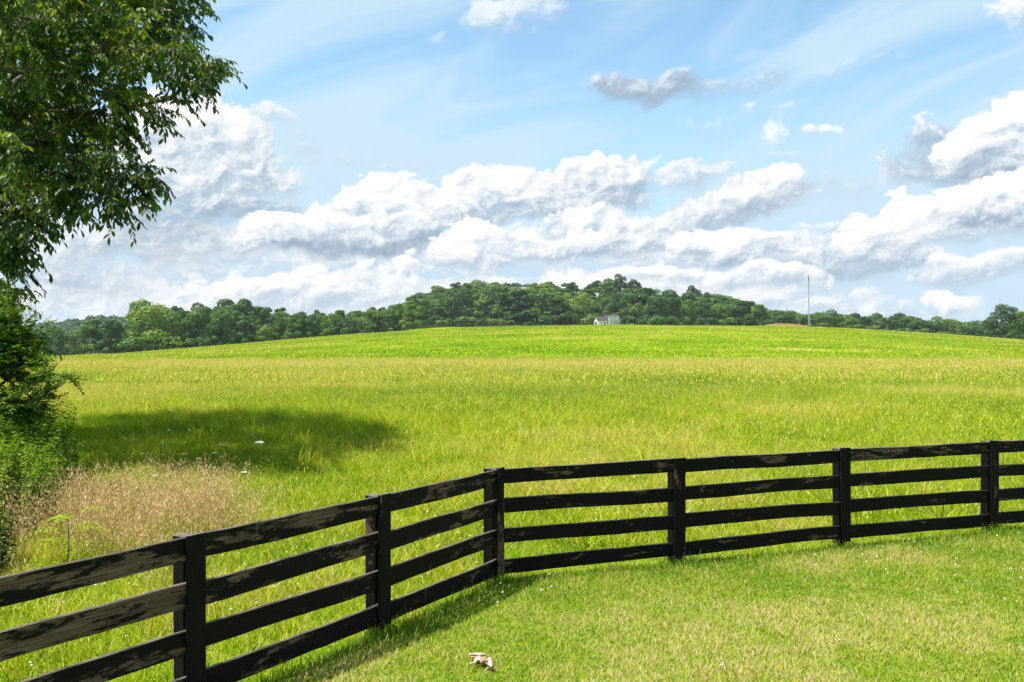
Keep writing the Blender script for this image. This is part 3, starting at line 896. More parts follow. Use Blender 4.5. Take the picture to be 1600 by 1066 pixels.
# ------------------------------------------------------------------ dead leaf debris on the lawn
def debris():
    b = np.array(at(752, 1046, 6.65)); b[2] = hz(b[0], b[1])
    t = empty('dry_leaf_debris', b)
    t.scale = (.86, .86, .8)
    tag(t, 'crumpled pale brown dead leaves and husk lying on the mown lawn', 'dry leaves')
    M1 = simple_mat('dead_leaf', (.36, .23, .17), (.54, .38, .31), 30, .8, .4)
    M2 = simple_mat('dead_husk', (.30, .16, .09), (.50, .33, .22), 25, .8, .4)
    r = random.Random(9)
    def curl(cx, cy, cz, L, W, yaw, roll, bend, mat, name):
        mb = MB(); nu, nv = 9, 6; vs, fs = [], []
        for i in range(nu):
            u = i / (nu - 1)
            for j in range(nv):
                v = j / (nv - 1) - .5
                w = W * (math.sin(math.pi * (.08 + .88 * u)) ** .7)
                x = (u - .5) * L; yy = v * w
                z = roll * (v * 2) ** 2 * w * .6 + bend * (u - .5) ** 2 * L + r.uniform(-1, 1) * .006
                vs.append((cx + x * math.cos(yaw) - yy * math.sin(yaw), cy + x * math.sin(yaw) + yy * math.cos(yaw), cz + z))
        for i in range(nu - 1):
            for j in range(nv - 1):
                fs.append((i * nv + j, (i + 1) * nv + j, (i + 1) * nv + j + 1, i * nv + j + 1))
        mb.add(vs, fs)
        o = mb.build(name, mat, t, smooth=True)
        md = o.modifiers.new('s', 'SOLIDIFY'); md.thickness = .0025
    z = .045
    curl(-.035, .10, z + .02, .15, .045, -.05, 1.0, .25, M1, 'leaf'); curl(-.03, .065, z + .012, .15, .03, -.12, .9, .2, M2, 'leaf')
    curl(-.01, .02, z + .015, .11, .075, .5, .7, -.5, M1, 'leaf'); curl(.05, -.02, z + .012, .12, .07, -1.0, .8, -.5, M1, 'leaf')
    curl(.065, -.09, z + .01, .14, .05, -1.2, .9, .3, M1, 'leaf'); curl(-.07, -.03, z, .06, .03, .3, .7, .4, M1, 'leaf')
    curl(.02, -.05, z + .02, .07, .05, .9, 1.0, .6, M2, 'leaf')
    mb = MB(); mb.tube([(.07, -.13, z), (.10, -.145, z), (.14, -.13, z + .005), (.18, -.09, z + .006)], [.007, .006, .005, .003], 5); mb.build('stalk', M2, t)
    mb = MB(); mb.tube([(.06, -.12, z), (.045, -.17, z - .005), (.03, -.20, z - .006)], [.006, .006, .003], 5); mb.build('stalk', M1, t)
debris()

# ------------------------------------------------------------------ forest trees
def make_crown(rx, rz, zc, nlobes, nleaf, size, seed, skirt=True, loose=0.0):
    """lumpy crown: lobes spread through an egg; leaf clumps lie on and in the lobes"""
    g = np.random.default_rng(seed)
    C, Rr = [], []
    for i in range(nlobes):
        d = norm(g.normal(0, 1, 3)); d[2] = d[2] * .9 + .12
        q = g.uniform(.15, .66)
        p = np.array([d[0] * rx * q, d[1] * rx * q, zc + d[2] * rz * q])
        C.append(p); Rr.append(g.uniform(.34, .52) * rx * (1 - .22 * max(0, d[2])))
    if skirt:
        for i in range(9):
            a = i * .7 + g.uniform(0, .5)
            C.append(np.array([math.cos(a) * rx * .70, math.sin(a) * rx * .70, g.uniform(.5, 1.6) + max(0, zc - rz - 1.5) + (i % 3) * 1.1])); Rr.append(g.uniform(.32, .44) * rx)
    C = np.array(C); Rr = np.array(Rr)
    w = Rr ** 2 / np.sum(Rr ** 2)
    k = g.choice(len(C), nleaf * 2, p=w)
    d = norm(g.normal(0, 1, (len(k), 3)))
    d[:, 2] = np.where(d[:, 2] < -.35, -d[:, 2], d[:, 2])
    q = 1 - np.abs(g.normal(0, .13 + loose, len(k)))
    bump = 1 + .16 * np.sin(d[:, 0] * 7 + k) * np.sin(d[:, 1] * 8 + k * 2) + .10 * np.sin(d[:, 2] * 11 + k * 3)
    P = C[k] + d * (Rr[k] * q * bump)[:, None] * np.array([1, 1, .82])
    D = np.full(len(P), 9.0)
    for j in range(len(C)):
        dj = np.linalg.norm((P - C[j]) / np.array([1, 1, .82]), axis=1) / Rr[j]
        D = np.where(k == j, D, np.minimum(D, dj))
    keep = np.where((D > .80) & (P[:, 2] > .25))[0][:nleaf]
    P, d, k = P[keep], d[keep], k[keep]
    n = len(P)
    nr = norm(d + g.normal(0, .38, (n, 3)))
    u = norm(np.cross(nr, g.normal(0, 1, (n, 3)))); v = np.cross(nr, u)
    s = size * g.uniform(.6, 1.35, n)
    a, b = (u * s[:, None]), (v * (s * g.uniform(.5, .9, n))[:, None])
    V = np.stack([P - a * .55, P - a * .1 + b * .5, P + a * .55 + nr * (s * .12)[:, None], P + a * .05 - b * .5], 1).reshape(-1, 3)
    f = np.arange(n * 4).reshape(-1, 4)
    lt = g.uniform(.22, .72, len(C))
    tint = np.clip(lt[k] + g.normal(0, .13, n), 0, 1)
    return V, f, np.repeat(tint, 4), C, Rr

VARIANTS = []
def variant(h, rx, seed, nl=26, nleaf=8200, size=.52, trunk_h=.03, skirt=True, bark=None, loose=0.0, mat=None):
    zb = h * trunk_h
    V, f, tint, C, Rr = make_crown(rx, (h - zb) / 2 * .86, zb + (h - zb) / 2, nl, nleaf, size, seed, skirt, loose)
    htrue, rtrue = float(np.percentile(V[:, 2], 99.7)), float(np.percentile(np.abs(V[:, :2]), 99.3))
    cm = np_mesh('crown', V, [f], mat or M_forest, {'tint': ('FLOAT', tint)})
    mb = MB(); g = random.Random(seed)
    top = Vector((g.uniform(-.4, .4), g.uniform(-.4, .4), h * .62))
    mb.tube([(0, 0, -1.0), (.02, 0, h * .1), top * .5, top], [h * .020, h * .016, h * .012, h * .005], 7)
    for i in range(min(len(C), 12)):
        c = Vector(C[i]); s = top * g.uniform(.45, .95)
        mb.tube([s, (s + c) / 2 + Vector((0, 0, -.3)), c], [h * .007, h * .005, h * .002], 5)
    tm = mb.mesh('trunk', bark or M_bark)
    return (tm, cm, htrue, rtrue)

V_ROUND = [variant(17, 6.0, 101), variant(16, 6.8, 102, 24), variant(18, 5.2, 103, 18), variant(15, 5.6, 104, 20), variant(17.5, 6.4, 105, 26)]
V_TALL = [variant(19, 4.6, 111, 18, 5600, .6, .10, True, M_palebark), variant(20, 4.2, 112, 16, 5000, .6, .16, True, M_palebark), variant(18, 4.9, 113, 20, 5600, .6, .08)]
M_forest_dark = leaf_mat('dark_forest_leaves', [(0, (.010, .034, .008)), (.5, (.026, .068, .010)), (1, (.085, .140, .014))], trans=.25, tcol=(1.3, 1.2, .6), gloss=.03, rough=.6)
V_AIRY = [variant(17, 5.6, 121, 20, 4300, .6, .12, True, M_palebark, .05, M_forest_dark), variant(16, 5.2, 122, 18, 3800, .6, .14, True, M_bark, .05, M_forest_dark)]
V_BUSH = [variant(4.6, 3.4, 131, 14, 2400, .42, .04, True), variant(3.8, 3.8, 132, 14, 2400, .42, .03, True), variant(5.4, 3.2, 133, 12, 2400, .42, .05, True)]

def plant(var, name, X, Y, s, rz, label, group, cat='tree', sz=None, z=None):
    tm, cm, h, rx = var
    t = empty(name, (X, Y, (hz(X, Y) if z is None else z) - .1), rz)
    sz = sz or s
    t.scale = (s, s, sz)
    tag(t, label, cat, group)
    link('trunk', tm, t); link('crown', cm, t)
    return t

def skyline(x): return float(np.interp(x, SKY[:, 0], SKY[:, 1]))
def crest(x): return float(np.interp(x, CREST[:, 0], CREST[:, 1]))
def tree_to(var, name, x, ytop, Y, label, group, wscale=1.0, cat='tree'):
    """a tree standing on the ground at depth Y whose top reaches image row ytop"""
    X = (x - 800) / F * Y
    g = hz(X, Y)
    H = CH + (HZ - ytop) / F * Y - g
    sz = max(.35, H / var[2])
    s = max(.5, min(1.6, sz ** .8)) * wscale * 1.16
    return plant(var, name, X, Y, s, random.uniform(0, 6.3), label, group, cat, sz)

def forest():
    r = random.Random(21)
    G_left = 'trees along the left edge of the field'
    # front row at the left, tree by tree: (x, top row, depth, variant, width, label)
    named = [
        (28, 512, 300, V_ROUND[3], .8, 'bluish green tree half hidden by the left foreground branches'),
        (92, 515, 296, V_ROUND[0], .62, 'low dark tree at the left end of the treeline'),
        (143, 499, 300, V_TALL[2], .85, 'tall light topped tree in the left treeline, left of the big round tree'),
        (172, 500, 299, V_ROUND[2], .85, 'yellowish topped tree touching the left flank of the big round tree'),
        (243, 469, 300, V_ROUND[1], 1.22, 'big broad round tree, the largest in the left treeline'),
        (308, 480, 301, V_ROUND[2], .95, 'bright green upright tree right of the big round tree'),
        (352, 484, 302, V_ROUND[4], .85, 'light green spreading tree near the right end of the bulging left trees'),
        (338, 500, 296, V_ROUND[3], .78, 'low rounded tree standing in front of the light green trees'),
    ]
    for (x, yt, Y, v, ws, lab) in named:
        tree_to(v, 'deciduous_tree', x, yt, Y, lab, G_left, ws)
    for x in (62, 116, 205, 275, 385, 412, 436, 462, 486, 512, 538, 565, 590, 612, 640, 664):
        yt = crest(x) - (r.uniform(33, 48) if x > 190 else r.uniform(36, 44)) if x < 400 else crest(x) - r.uniform(26, 42)
        Y = 303 + r.uniform(-2, 5) + (max(0, x - 560) * .9)
        tree_to(r.choice(V_ROUND), 'deciduous_tree', x, yt, Y, 'medium tree in the front row of the left treeline along the field edge', G_left, r.uniform(.75, .95))
    # second and third rows of the left wood
    for row, (Y, f) in enumerate(((330, .45), (360, .78), (395, 1.0))):
        x = 50 + row * 9
        while x < 650:
            yt = crest(x) - 34 + (skyline(x) - (crest(x) - 34)) * f + r.uniform(-4, 5)
            if not (row == 2 and 60 < x < 195):
                tree_to(r.choice(V_ROUND + V_TALL), 'deciduous_tree', x, min(yt, crest(x) - 12), Y + r.uniform(-8, 8),
                        ['mid green tree right behind the front row of the left treeline', 'dark tree deeper inside the left wood', 'tree on the skyline of the left wood'][row], 'trees deeper in the left wood', r.uniform(.75, .95))
            x += r.uniform(24, 36)
    # the wooded hill: rows climbing from the house to the crest
    rows = ((440, .34), (462, .52), (486, .70), (512, .86), (540, 1.0))
    labs = ['tree at the foot of the wooded hill by the white house', 'tree on the lower slope of the wooded hill', 'tree half way up the wooded hill',
            'tree on the upper slope of the wooded hill', 'tree on the skyline of the wooded hill']
    for row, (Y, f) in enumerate(rows):
        x = 632 + row * 7
        while x < 1235:
            if row == 0 and 925 < x < 985: x += 20; Yk = Y + 26
            else: Yk = Y
            base = 507.0
            full = base - skyline(x)
            yt = base - max(22, full * f + r.uniform(-5, 4)) if row < 4 else skyline(x) + r.uniform(-2, 5)
            if row == 0: yt = base - r.uniform(38, 62) * (1 if 690 < x < 1060 else .66)
            if yt < skyline(x): yt = skyline(x) + r.uniform(0, 4)
            vs = V_ROUND + V_TALL if row else V_TALL + V_TALL + V_ROUND
            tree_to(r.choice(vs), 'deciduous_tree', x, yt, Yk + r.uniform(-7, 7), labs[row], 'trees on the wooded hill behind the house', r.uniform(.85, 1.35) * (1.12 if row > 1 else 1))
            x += r.uniform(22, 36)
    for (x, yt, v, lab) in ((967, 428, V_AIRY[0], 'tallest tree sticking up from the hill skyline above the house'), (992, 436, V_AIRY[1], 'slim tree on the skyline just right of the tallest one'),
                            (1080, 446, V_AIRY[0], 'lone tall tree poking above the skyline right of the house'), (1112, 457, V_AIRY[1], 'thin topped tree above the right shoulder of the hill')):
        tree_to(v, 'deciduous_tree', x, yt, 538, lab, 'trees on the wooded hill behind the house', .8)
    # low wood to the right, behind the crest of the field
    for row, (Y, f) in enumerate(((420, .55), (470, .8), (520, 1.0))):
        x = 1225 + row * 8
        while x < 1640:
            yt = crest(x) - 12 + (skyline(x) - 3 - crest(x) + 12) * f + r.uniform(-3, 2)
            yt = min(yt, crest(x) - 9)
            tree_to(r.choice(V_ROUND), 'deciduous_tree', x, yt, Y + r.uniform(-10, 10), ['tree at the near edge of the low wood right of the mast', 'tree inside the low wood right of the mast', 'tree on the skyline of the low wood right of the mast'][row],
                    'trees of the low wood beyond the hill at right', r.uniform(1.0, 1.35))
            x += r.uniform(24, 36)
    # big dark tree at the right edge and its neighbours
    for (x, yt, Y, v, ws, lab) in ((1566, 475, 330, V_AIRY[0], 1.05, 'tall dark tree at the right edge of the field'), (1590, 487, 336, V_ROUND[2], .95, 'round tree right behind the tall dark tree at the right edge'),
                                   (1582, 505, 322, V_ROUND[3], .62, 'bushy low tree at the foot of the tall right edge tree'), (1622, 498, 330, V_ROUND[0], .8, 'tree cut by the right edge of the picture')):
        tree_to(v, 'deciduous_tree', x, yt, Y, lab, 'trees at the right edge', ws)
    # bushes along the far edge of the field
    GB = 'bushes along the far edge of the field'
    for i, (x, yt, Y, lab) in enumerate(((690, 500, 372, None), (712, 497, 375, None), (728, 494, 380, 'pale green bush with the highest top along the far field edge'), (752, 498, 384, None), (774, 497, 385, None), (796, 500, 388, None),
                                      (826, 506, 392, 'low yellow green bush left of the dark tree shade'), (975, 504.5, 425, 'small bright hedge bush right of the white house'), (986, 505, 425, 'lower hedge bush at the right end beside the white house'),
                                      (1340, 506, 340, 'yellow green bush on the crest right of the mast'), (1362, 508, 340, 'second yellow green bush on the crest right of the mast'), (1410, 513, 345, None), (1440, 517, 345, None), (1475, 521, 345, None))):
        tree_to(V_BUSH[i % 3], 'bush', x, yt, Y, lab or ('rounded bush at the foot of the wooded hill left of the house' if x < 900 else 'low bush on the right slope below the low wood'), GB, 1.15, 'bush')
forest()

def far_wood():
    """the hazy wooded ridge far away at the left: one mass"""
    st_V, st_t = [], []
    g = np.random.default_rng(5)
    n = 900
    Y = g.uniform(900, 1050, n)
    x = g.uniform(-250, 330, n)
    top = np.interp(x, [-250, 20, 60, 110, 150, 200, 260, 330], [500, 506, 504, 494, 491, 491, 494, 500])
    u = (Y - 900) / 150
    zt = CH + (HZ - (532 - (532 - top) * (.15 + .85 * u))) / F * Y
    X = (x - 800) / F * Y
    m = 130
    k = np.repeat(np.arange(n), m)
    d = norm(g.normal(0, 1, (n * m, 3))); d[:, 2] = np.abs(d[:, 2]) * 1.1 - .2
    rr = g.uniform(5, 8, n)
    P = np.stack([X, Y, zt - rr], 1)[k] + d * rr[k][:, None] * g.uniform(.75, 1.05, (n * m, 1))
    nr = norm(d + g.normal(0, .35, d.shape)); a = norm(np.cross(nr, g.normal(0, 1, d.shape))); b = np.cross(nr, a)
    s = g.uniform(.9, 1.7, n * m)[:, None]
    V = np.stack([P - a * s, P + b * s * .7, P + a * s, P - b * s * .7], 1).reshape(-1, 3)
    t = np.clip(g.uniform(.15, .55, n)[k] + g.normal(0, .1, n * m), 0, 1)
    o = link('distant_woods', np_mesh('distant_woods', V, [np.arange(n * m * 4).reshape(-1, 4)], M_forest, {'tint': ('FLOAT', np.repeat(t, 4))}))
    tag(o, 'hazy blue green wooded ridge far beyond the left treeline', 'woods', kind='stuff')
    # the ridge itself
    xs = np.linspace(-700, 700, 60); V = []
    ys = np.array([780, 880, 960, 1050, 1200, 1400.0])
    hh = np.array([-8, -4, 12, 18, 10, -10.0])
    for yy, h in zip(ys, hh):
        for xx in xs:
            px = -60 + xx * .5
            V.append(((px - 800) / F * 960, yy, h * (math.exp(-((px - 110) / 320) ** 2)) - 6))
    nx = len(xs); i = np.arange((len(ys) - 1) * nx).reshape(-1, nx)[:, :-1].ravel()
    o = link('hill', np_mesh('hill', np.array(V), [np.stack([i, i + 1, i + nx + 1, i + nx], 1)], M_hill, smooth=True))
    tag(o, 'low ridge under the distant woods', 'hill', kind='structure')
M_hill = simple_mat('hill_floor', (.03, .05, .015), (.05, .075, .02), .05, .95, 0)
far_wood()

# ------------------------------------------------------------------ dry grass strip by the mast
def crest_strip():
    st = Stack(); n = 5200
    x = rng.uniform(1196, 1262, n); Y = rng.uniform(284, 304, n); X = (x - 800) / F * Y
    V, f, t = blades(np.stack([X, Y, height(X, Y)], 1), rng.uniform(.6, 1.35, n) * (1 - ((x - 1229) / 36) ** 2 * .6), rng.uniform(.06, .16, n), rng.uniform(0, np.pi, n), rng.uniform(0, .2, n), rng.uniform(0, .2, n), 1, rng.uniform(.3, .9, n))
    st.add(V, f, t)
    o = link('straw_grass', st.mesh('straw_grass', M_dry)); tag(o, 'strip of tan dry grass on the crest left of the mast', 'grass', kind='stuff')
crest_strip()

# ------------------------------------------------------------------ white house
def house():
    Y = 428.0; X = (955 - 800) / F * Y
    zb = CH + (HZ - 508.2) / F * Y
    h = empty('white_house', (X, Y, zb), R(14))
    h.scale = (.77, .77, .80)
    tag(h, 'white house with grey roof and three dormers at the foot of the woods', 'house')
    W_ = simple_mat('white_siding', (.88, .80, .87), (.90, .84, .90), 3, .6, .05)
    RF = simple_mat('grey_shingles', (.035, .034, .038), (.06, .058, .062), 6, .85, .2)
    GL = simple_mat('dark_glass', (.02, .025, .03), (.035, .04, .05), 2, .12, 0)
    BR = simple_mat('brown_foundation', (.16, .09, .07), (.24, .14, .11), 8, .9, .2)
    # main block: x -3.2..6.2, y 0..7, eave 2.7, ridge 5.2 (ridge along x)
    x0, x1, y0, y1, ev, rd = -3.4, 6.0, 0.0, 7.4, 3.3, 6.1
    mb = MB(); mb.prism([(y0, 0), (y1, 0), (y1, ev), ((y0 + y1) / 2, rd - .12), (y0, ev)], 0, x0, x1); mb.build('wall', W_, h)
    mb = MB(); ym = (y0 + y1) / 2
    sl = (rd - ev) / (ym - y0)
    mb.prism([(y0 - .7, ev - .7 * sl), (ym, rd), (y1 + .4, ev - .4 * sl), (y1 + .4, ev - .4 * sl + .18), (ym, rd + .2), (y0 - .7, ev - .7 * sl + .2)], 0, x0 - .3, x1 + .3)
    roof = mb.build('roof', RF, h)
    mb = MB(); mb.box(3.9, 4.6, ym - .1, ym + .6, rd - .6, rd + .75); mb.build('chimney', BR, roof)
    # dormers
    for cx in (-.9, 1.6, 4.1):
        mb = MB(); mb.prism([(cx - .95, 2.8), (cx + .95, 2.8), (cx + .95, 4.65), (cx, 5.6), (cx - .95, 4.65)], 1, -.65, 2.4)
        d = mb.build('dormer', W_, h)
        mb = MB()
        for s in (-1, 1):
            mb.prism([(cx, 5.62), (cx + s * 1.15, 4.5), (cx + s * 1.15, 4.62), (cx, 5.76)] if s > 0 else [(cx, 5.76), (cx - 1.15, 4.62), (cx - 1.15, 4.5), (cx, 5.62)], 1, -.75, 2.6)
        mb.build('dormer_roof', RF, d)
        mb = MB(); mb.box(cx - .36, cx + .36, -.69, -.653, 3.5, 4.6); w = mb.build('window', GL, d)
        mb = MB(); mb.box(cx - .40, cx + .40, -.72, -.693, 4.0, 4.08); mb.build('frame', W_, w)
    # front porch
    mb = MB(); mb.box(x0, x1, -.8, -.003, -.15, .12); mb.build('porch_floor', BR, h)
    for px in np.linspace(x0 + .15, x1 - .15, 6):
        mb = MB(); mb.box(px - .09, px + .09, -.62, -.48, .12, 2.75); mb.build('porch_post', W_, h)
    mb = MB(); mb.box(x0, x1, -.66, -.622, .85, .97); mb.build('porch_rail', W_, h)
    for cx in (-2.4, .2, 3.2, 5.1):
        mb = MB(); mb.box(cx - .45, cx + .45, -.04, -.003, .75, 2.2); mb.build('window', GL, h)
    mb = MB(); mb.box(1.3, 2.2, -.04, -.003, .12, 2.2); mb.build('door', BR, h)
    # garage wing at left, gable to the front-left
    gx0, gx1 = -9.2, -3.45
    mb = MB(); mb.prism([(-.8, 0), (5.6, 0), (5.6, 2.7), (2.4, 5.1), (-.8, 2.7)], 0, gx0, gx1 - .01); mb.build('garage_wall', W_, h)
    mb = MB(); mb.prism([(-1.2, 2.42), (2.4, 5.12), (6.0, 2.42), (6.0, 2.62), (2.4, 5.34), (-1.2, 2.62)], 0, gx0 - .3, gx1 - .02); mb.build('garage_roof', RF, h)
    mb = MB(); mb.box(gx0 - .04, gx0 - .003, .7, 4.1, 0.05, 2.1); mb.build('garage_door', GL, h)
    mb = MB(); mb.box(-7.2, -6.4, -.84, -.803, .8, 1.9); mb.build('window', GL, h)
    mb = MB(); mb.box(-5.0, -4.1, -.84, -.803, .1, 2.0); mb.build('door', GL, h)
    mb = MB(); mb.box(gx0 - .04, gx0 - .003, 1.9, 2.9, 3.1, 3.9); mb.build('window', GL, h)
house()

# ------------------------------------------------------------------ guyed mast on the crest
def mast():
    Y = 330.0; X = (1263.5 - 800) / F * Y
    g = hz(X, Y); top = CH + (HZ - 437) / F * Y; H = top - g
    t = empty('radio_mast', (X, Y, g))
    tag(t, 'slim guyed metal radio mast standing on the crest of the hill', 'mast')
    MT = simple_mat('galvanised_steel', (.34, .35, .37), (.45, .46, .48), 3, .5, 0, .4)
    DK = simple_mat('rusty_antenna', (.10, .055, .045), (.16, .10, .08), 5, .7, 0)
    mb = MB(); w = .17
    legs = [(w * math.cos(a), w * math.sin(a)) for a in (1.57, 3.67, 5.76)]
    for (x, y) in legs: mb.tube([(x, y, 0), (x, y, H)], .06, 5)
    nb = 34
    for i in range(nb):
        z0, z1 = H * i / nb, H * (i + 1) / nb
        for k in range(3):
            a, b = legs[k], legs[(k + 1) % 3]
            mb.tube([(a[0], a[1], z0), (b[0], b[1], z1)], .03, 4)
    mb.build('lattice', MT, t)
    mb = MB(); mb.tube([(0, 0, H - .6), (0, 0, H + .9)], .20, 7); mb.tube([(0, 0, H + .9), (0, 0, H + 2.3)], .05, 5)
    mb.tube([(-.35, 0, H + 1.5), (.35, 0, H + 1.5)], .04, 4)
    mb.build('antenna', DK, t)
    for k in range(3):
        a = R(20 + 120 * k)
        mb = MB()
        mb.tube([(.1 * math.cos(a), .1 * math.sin(a), H * .92), (4.4 * math.cos(a), 4.4 * math.sin(a), 0)], .032, 4)
        mb.tube([(.1 * math.cos(a), .1 * math.sin(a), H * .55), (4.4 * math.cos(a), 4.4 * math.sin(a), 0.02)], .032, 4)
        mb.build('guy_wire', MT, t)
mast()

# ------------------------------------------------------------------ world: sky and clouds
SUN_DIR = Vector((-.40, -.127, .906)).normalized()
ELEV = math.asin(SUN_DIR.z)
def cloud_group(gain, dark, bright, dens, soft, blobs):
    """one cloud laid over what is behind it; a group of its own"""
    nt = bpy.data.node_groups.new('cloud', 'ShaderNodeTree'); b = NB(nt)
    for nm, ty in (('P', 'NodeSocketVector'), ('lit', 'NodeSocketFloat'), ('nn', 'NodeSocketFloat'), ('behind', 'NodeSocketColor')):
        nt.interface.new_socket(nm, in_out='INPUT', socket_type=ty)
    nt.interface.new_socket('sky', in_out='OUTPUT', socket_type='NodeSocketColor')
    gi = b.n('NodeGroupInput'); go = b.n('NodeGroupOutput')
    P, lit, nn, behind = gi.outputs[:4]
    cov = None; tops = None
    for (x, y, rx, ry, am) in blobs:
        a = math.atan((x - 800) / F); e = math.atan((HZ - y) / F * math.cos(a))
        a *= 10; e *= 10
        sx, sy = F / rx / 10, F / ry / 10
        q = b.vm('MULTIPLY_ADD', P, (sx, sy, 0), (-a * sx, -e * sy, 0))
        g = b.m('MULTIPLY', b.m('POWER', math.exp(-.7), b.vm('DOT_PRODUCT', q, q)), am)
        sh = b.m('MULTIPLY', g, b.vm('DOT_PRODUCT', q, (-.22, .92, 0)))
        cov = g if cov is None else b.m('ADD', cov, g)
        tops = sh if tops is None else b.m('ADD', tops, sh)
    tn = b.m('DIVIDE', tops, b.m('ADD', cov, .12))
    D = b.m('MULTIPLY_ADD', nn, b.m('MULTIPLY', b.maprange(cov, .03, .40, .12, 1.0), gain * 1.5), b.m('MINIMUM', cov, 1.05))
    wdt = b.maprange(tn, -.7, .6, soft * 2.6, soft * .8)
    alpha = b.m('MULTIPLY', b.maprange(D, .34, b.m('ADD', wdt, .34)), dens)
    L = b.m('ADD', b.m('MULTIPLY_ADD', tn, .66, lit), b.m('MULTIPLY_ADD', nn, 1.2, bright - .17))
    fac = b.maprange(L, -.95, .62, 0, 1, False)
    shade = b.ramp(fac, [(0, dark), (.34, tuple(.55 * d_ + .45 * c_ for d_, c_ in zip(dark, (.63, .73, .83)))), (.60, (.76, .83, .90)), (.80, (.98, .985, .99)), (1, (1.10, 1.09, 1.08))])
    sc_ = b.vm('SCALE', shade); sc_.node.inputs['Scale'].default_value = CK
    nt.links.new(b.mix(alpha, behind, sc_), go.inputs[0])
    return nt

def world():
    w = bpy.data.worlds.new('World'); scene.world = w; w.use_nodes = True
    w.cycles.sampling_method = 'MANUAL'; w.cycles.sample_map_resolution = 512
    nt = w.node_tree; nt.nodes.clear(); b = NB(nt)
    tc = b.n('ShaderNodeTexCoord'); dr = tc.outputs['Generated']
    sky = b.n('ShaderNodeTexSky', sky_type='NISHITA'); sky.sun_disc = False
    sky.sun_elevation = ELEV; sky.sun_rotation = math.atan2(SUN_DIR.x, SUN_DIR.y)
    sky.air_density = 1.0; sky.dust_density = .4; sky.ozone_density = 1.6
    blue = b.mix(1.0, sky.outputs[0], (SKYK * .86, SKYK * 1.06, SKYK * 1.02), 'MULTIPLY')
    sep = b.n('ShaderNodeSeparateXYZ'); nt.links.new(dr, sep.inputs[0])
    az = b.m('MULTIPLY', b.m('ARCTAN2', sep.outputs[0], sep.outputs[1]), 10.0)       # tenths of a radian
    el = b.m('MULTIPLY', b.m('ARCSINE', sep.outputs[2]), 10.0)
    cmb = b.n('ShaderNodeCombineXYZ'); nt.links.new(az, cmb.inputs[0]); nt.links.new(el, cmb.inputs[1])
    P0 = cmb.outputs[0]
    # billow noise in sky coordinates, and its value a little nearer the sun
    wn = b.n('ShaderNodeTexNoise', noise_dimensions='2D'); nt.links.new(P0, wn.inputs['Vector']); wn.inputs['Scale'].default_value = 1.7; wn.inputs['Detail'].default_value = 4
    wv = b.vm('SUBTRACT', wn.outputs['Color'], (.5, .5, .5))
    P = b.vm('MULTIPLY_ADD', wv, (.50, .26, 0), P0)
    rot = b.n('ShaderNodeVectorRotate', rotation_type='Z_AXIS'); nt.links.new(b.vm('MULTIPLY_ADD', wv, (.34, .24, .0), P0), rot.inputs['Vector']); rot.inputs['Angle'].default_value = R(-12)
    S = b.vm('MULTIPLY', rot.outputs[0], (1.0, 1.42, 1.0))
    def puff(vec):
        vo = b.n('ShaderNodeTexVoronoi', feature='SMOOTH_F1', voronoi_dimensions='2D'); nt.links.new(vec, vo.inputs['Vector']); vo.inputs['Scale'].default_value = 4.2
        vo.inputs['Smoothness'].default_value = .35; vo.inputs['Detail'].default_value = 1.5; vo.inputs['Roughness'].default_value = .55; vo.normalize = True
        cell = b.m('SUBTRACT', .72, vo.outputs['Distance'])
        return b.m('ADD', b.m('MULTIPLY', b.noise(vec, 2.3, 9, .63, 0, '2D'), .80), b.m('MULTIPLY', cell, .27))
    n1 = puff(S)
    n2 = puff(b.vm('ADD', S, (-.045, .13, 0)))
    f1 = b.noise(S, 8.0, 6, .62, 0, '2D'); f2 = b.noise(b.vm('ADD', S, (-.014, .040, 0)), 8.0, 6, .62, 0, '2D')
    lit = b.m('MULTIPLY_ADD', b.m('SUBTRACT', f1, f2), .75, b.m('MULTIPLY', b.m('SUBTRACT', n1, n2), 1.75))
    n1 = b.m('MULTIPLY_ADD', b.m('SUBTRACT', f1, .5), .16, n1)
    nn = b.m('SUBTRACT', n1, .50)
    # thin high veil: long diagonal streaks
    vr = b.n('ShaderNodeVectorRotate', rotation_type='Z_AXIS'); nt.links.new(P0, vr.inputs['Vector']); vr.inputs['Angle'].default_value = R(-20)
    veil = b.noise(b.vm('MULTIPLY', vr.outputs[0], (.30, 1.1, 1)), 1.0, 7, .55, .6, '2D')
    va = b.m('ADD', b.maprange(veil, .32, .64, 0.08, .88), b.maprange(el, 3.4, .2, .02, .95), clamp=True)
    out = b.mix(va, blue, VEILC)
    for spec in CLOUDS:
        g = b.n('ShaderNodeGroup'); g.node_tree = cloud_group(*spec)
        for k, v in enumerate((P, lit, nn, out)): nt.links.new(v, g.inputs[k])
        out = g.outputs[0]
    below = b.maprange(sep.outputs[2], -.02, .0, 0, 1)
    out = b.mix(below, (.22, .26, .16), out)
    bg = b.n('ShaderNodeBackground'); nt.links.new(out, bg.inputs[0]); bg.inputs[1].default_value = WSTR
    o = b.n('ShaderNodeOutputWorld'); nt.links.new(bg.outputs[0], o.inputs[0])

EXPO = 1.1
WSTR = .10; SKYK = 1.0
CK = 10 * 2 ** -EXPO       # cloud radiance that reads as white at this exposure
VEILC = tuple(c * CK for c in (.62, .82, .97))
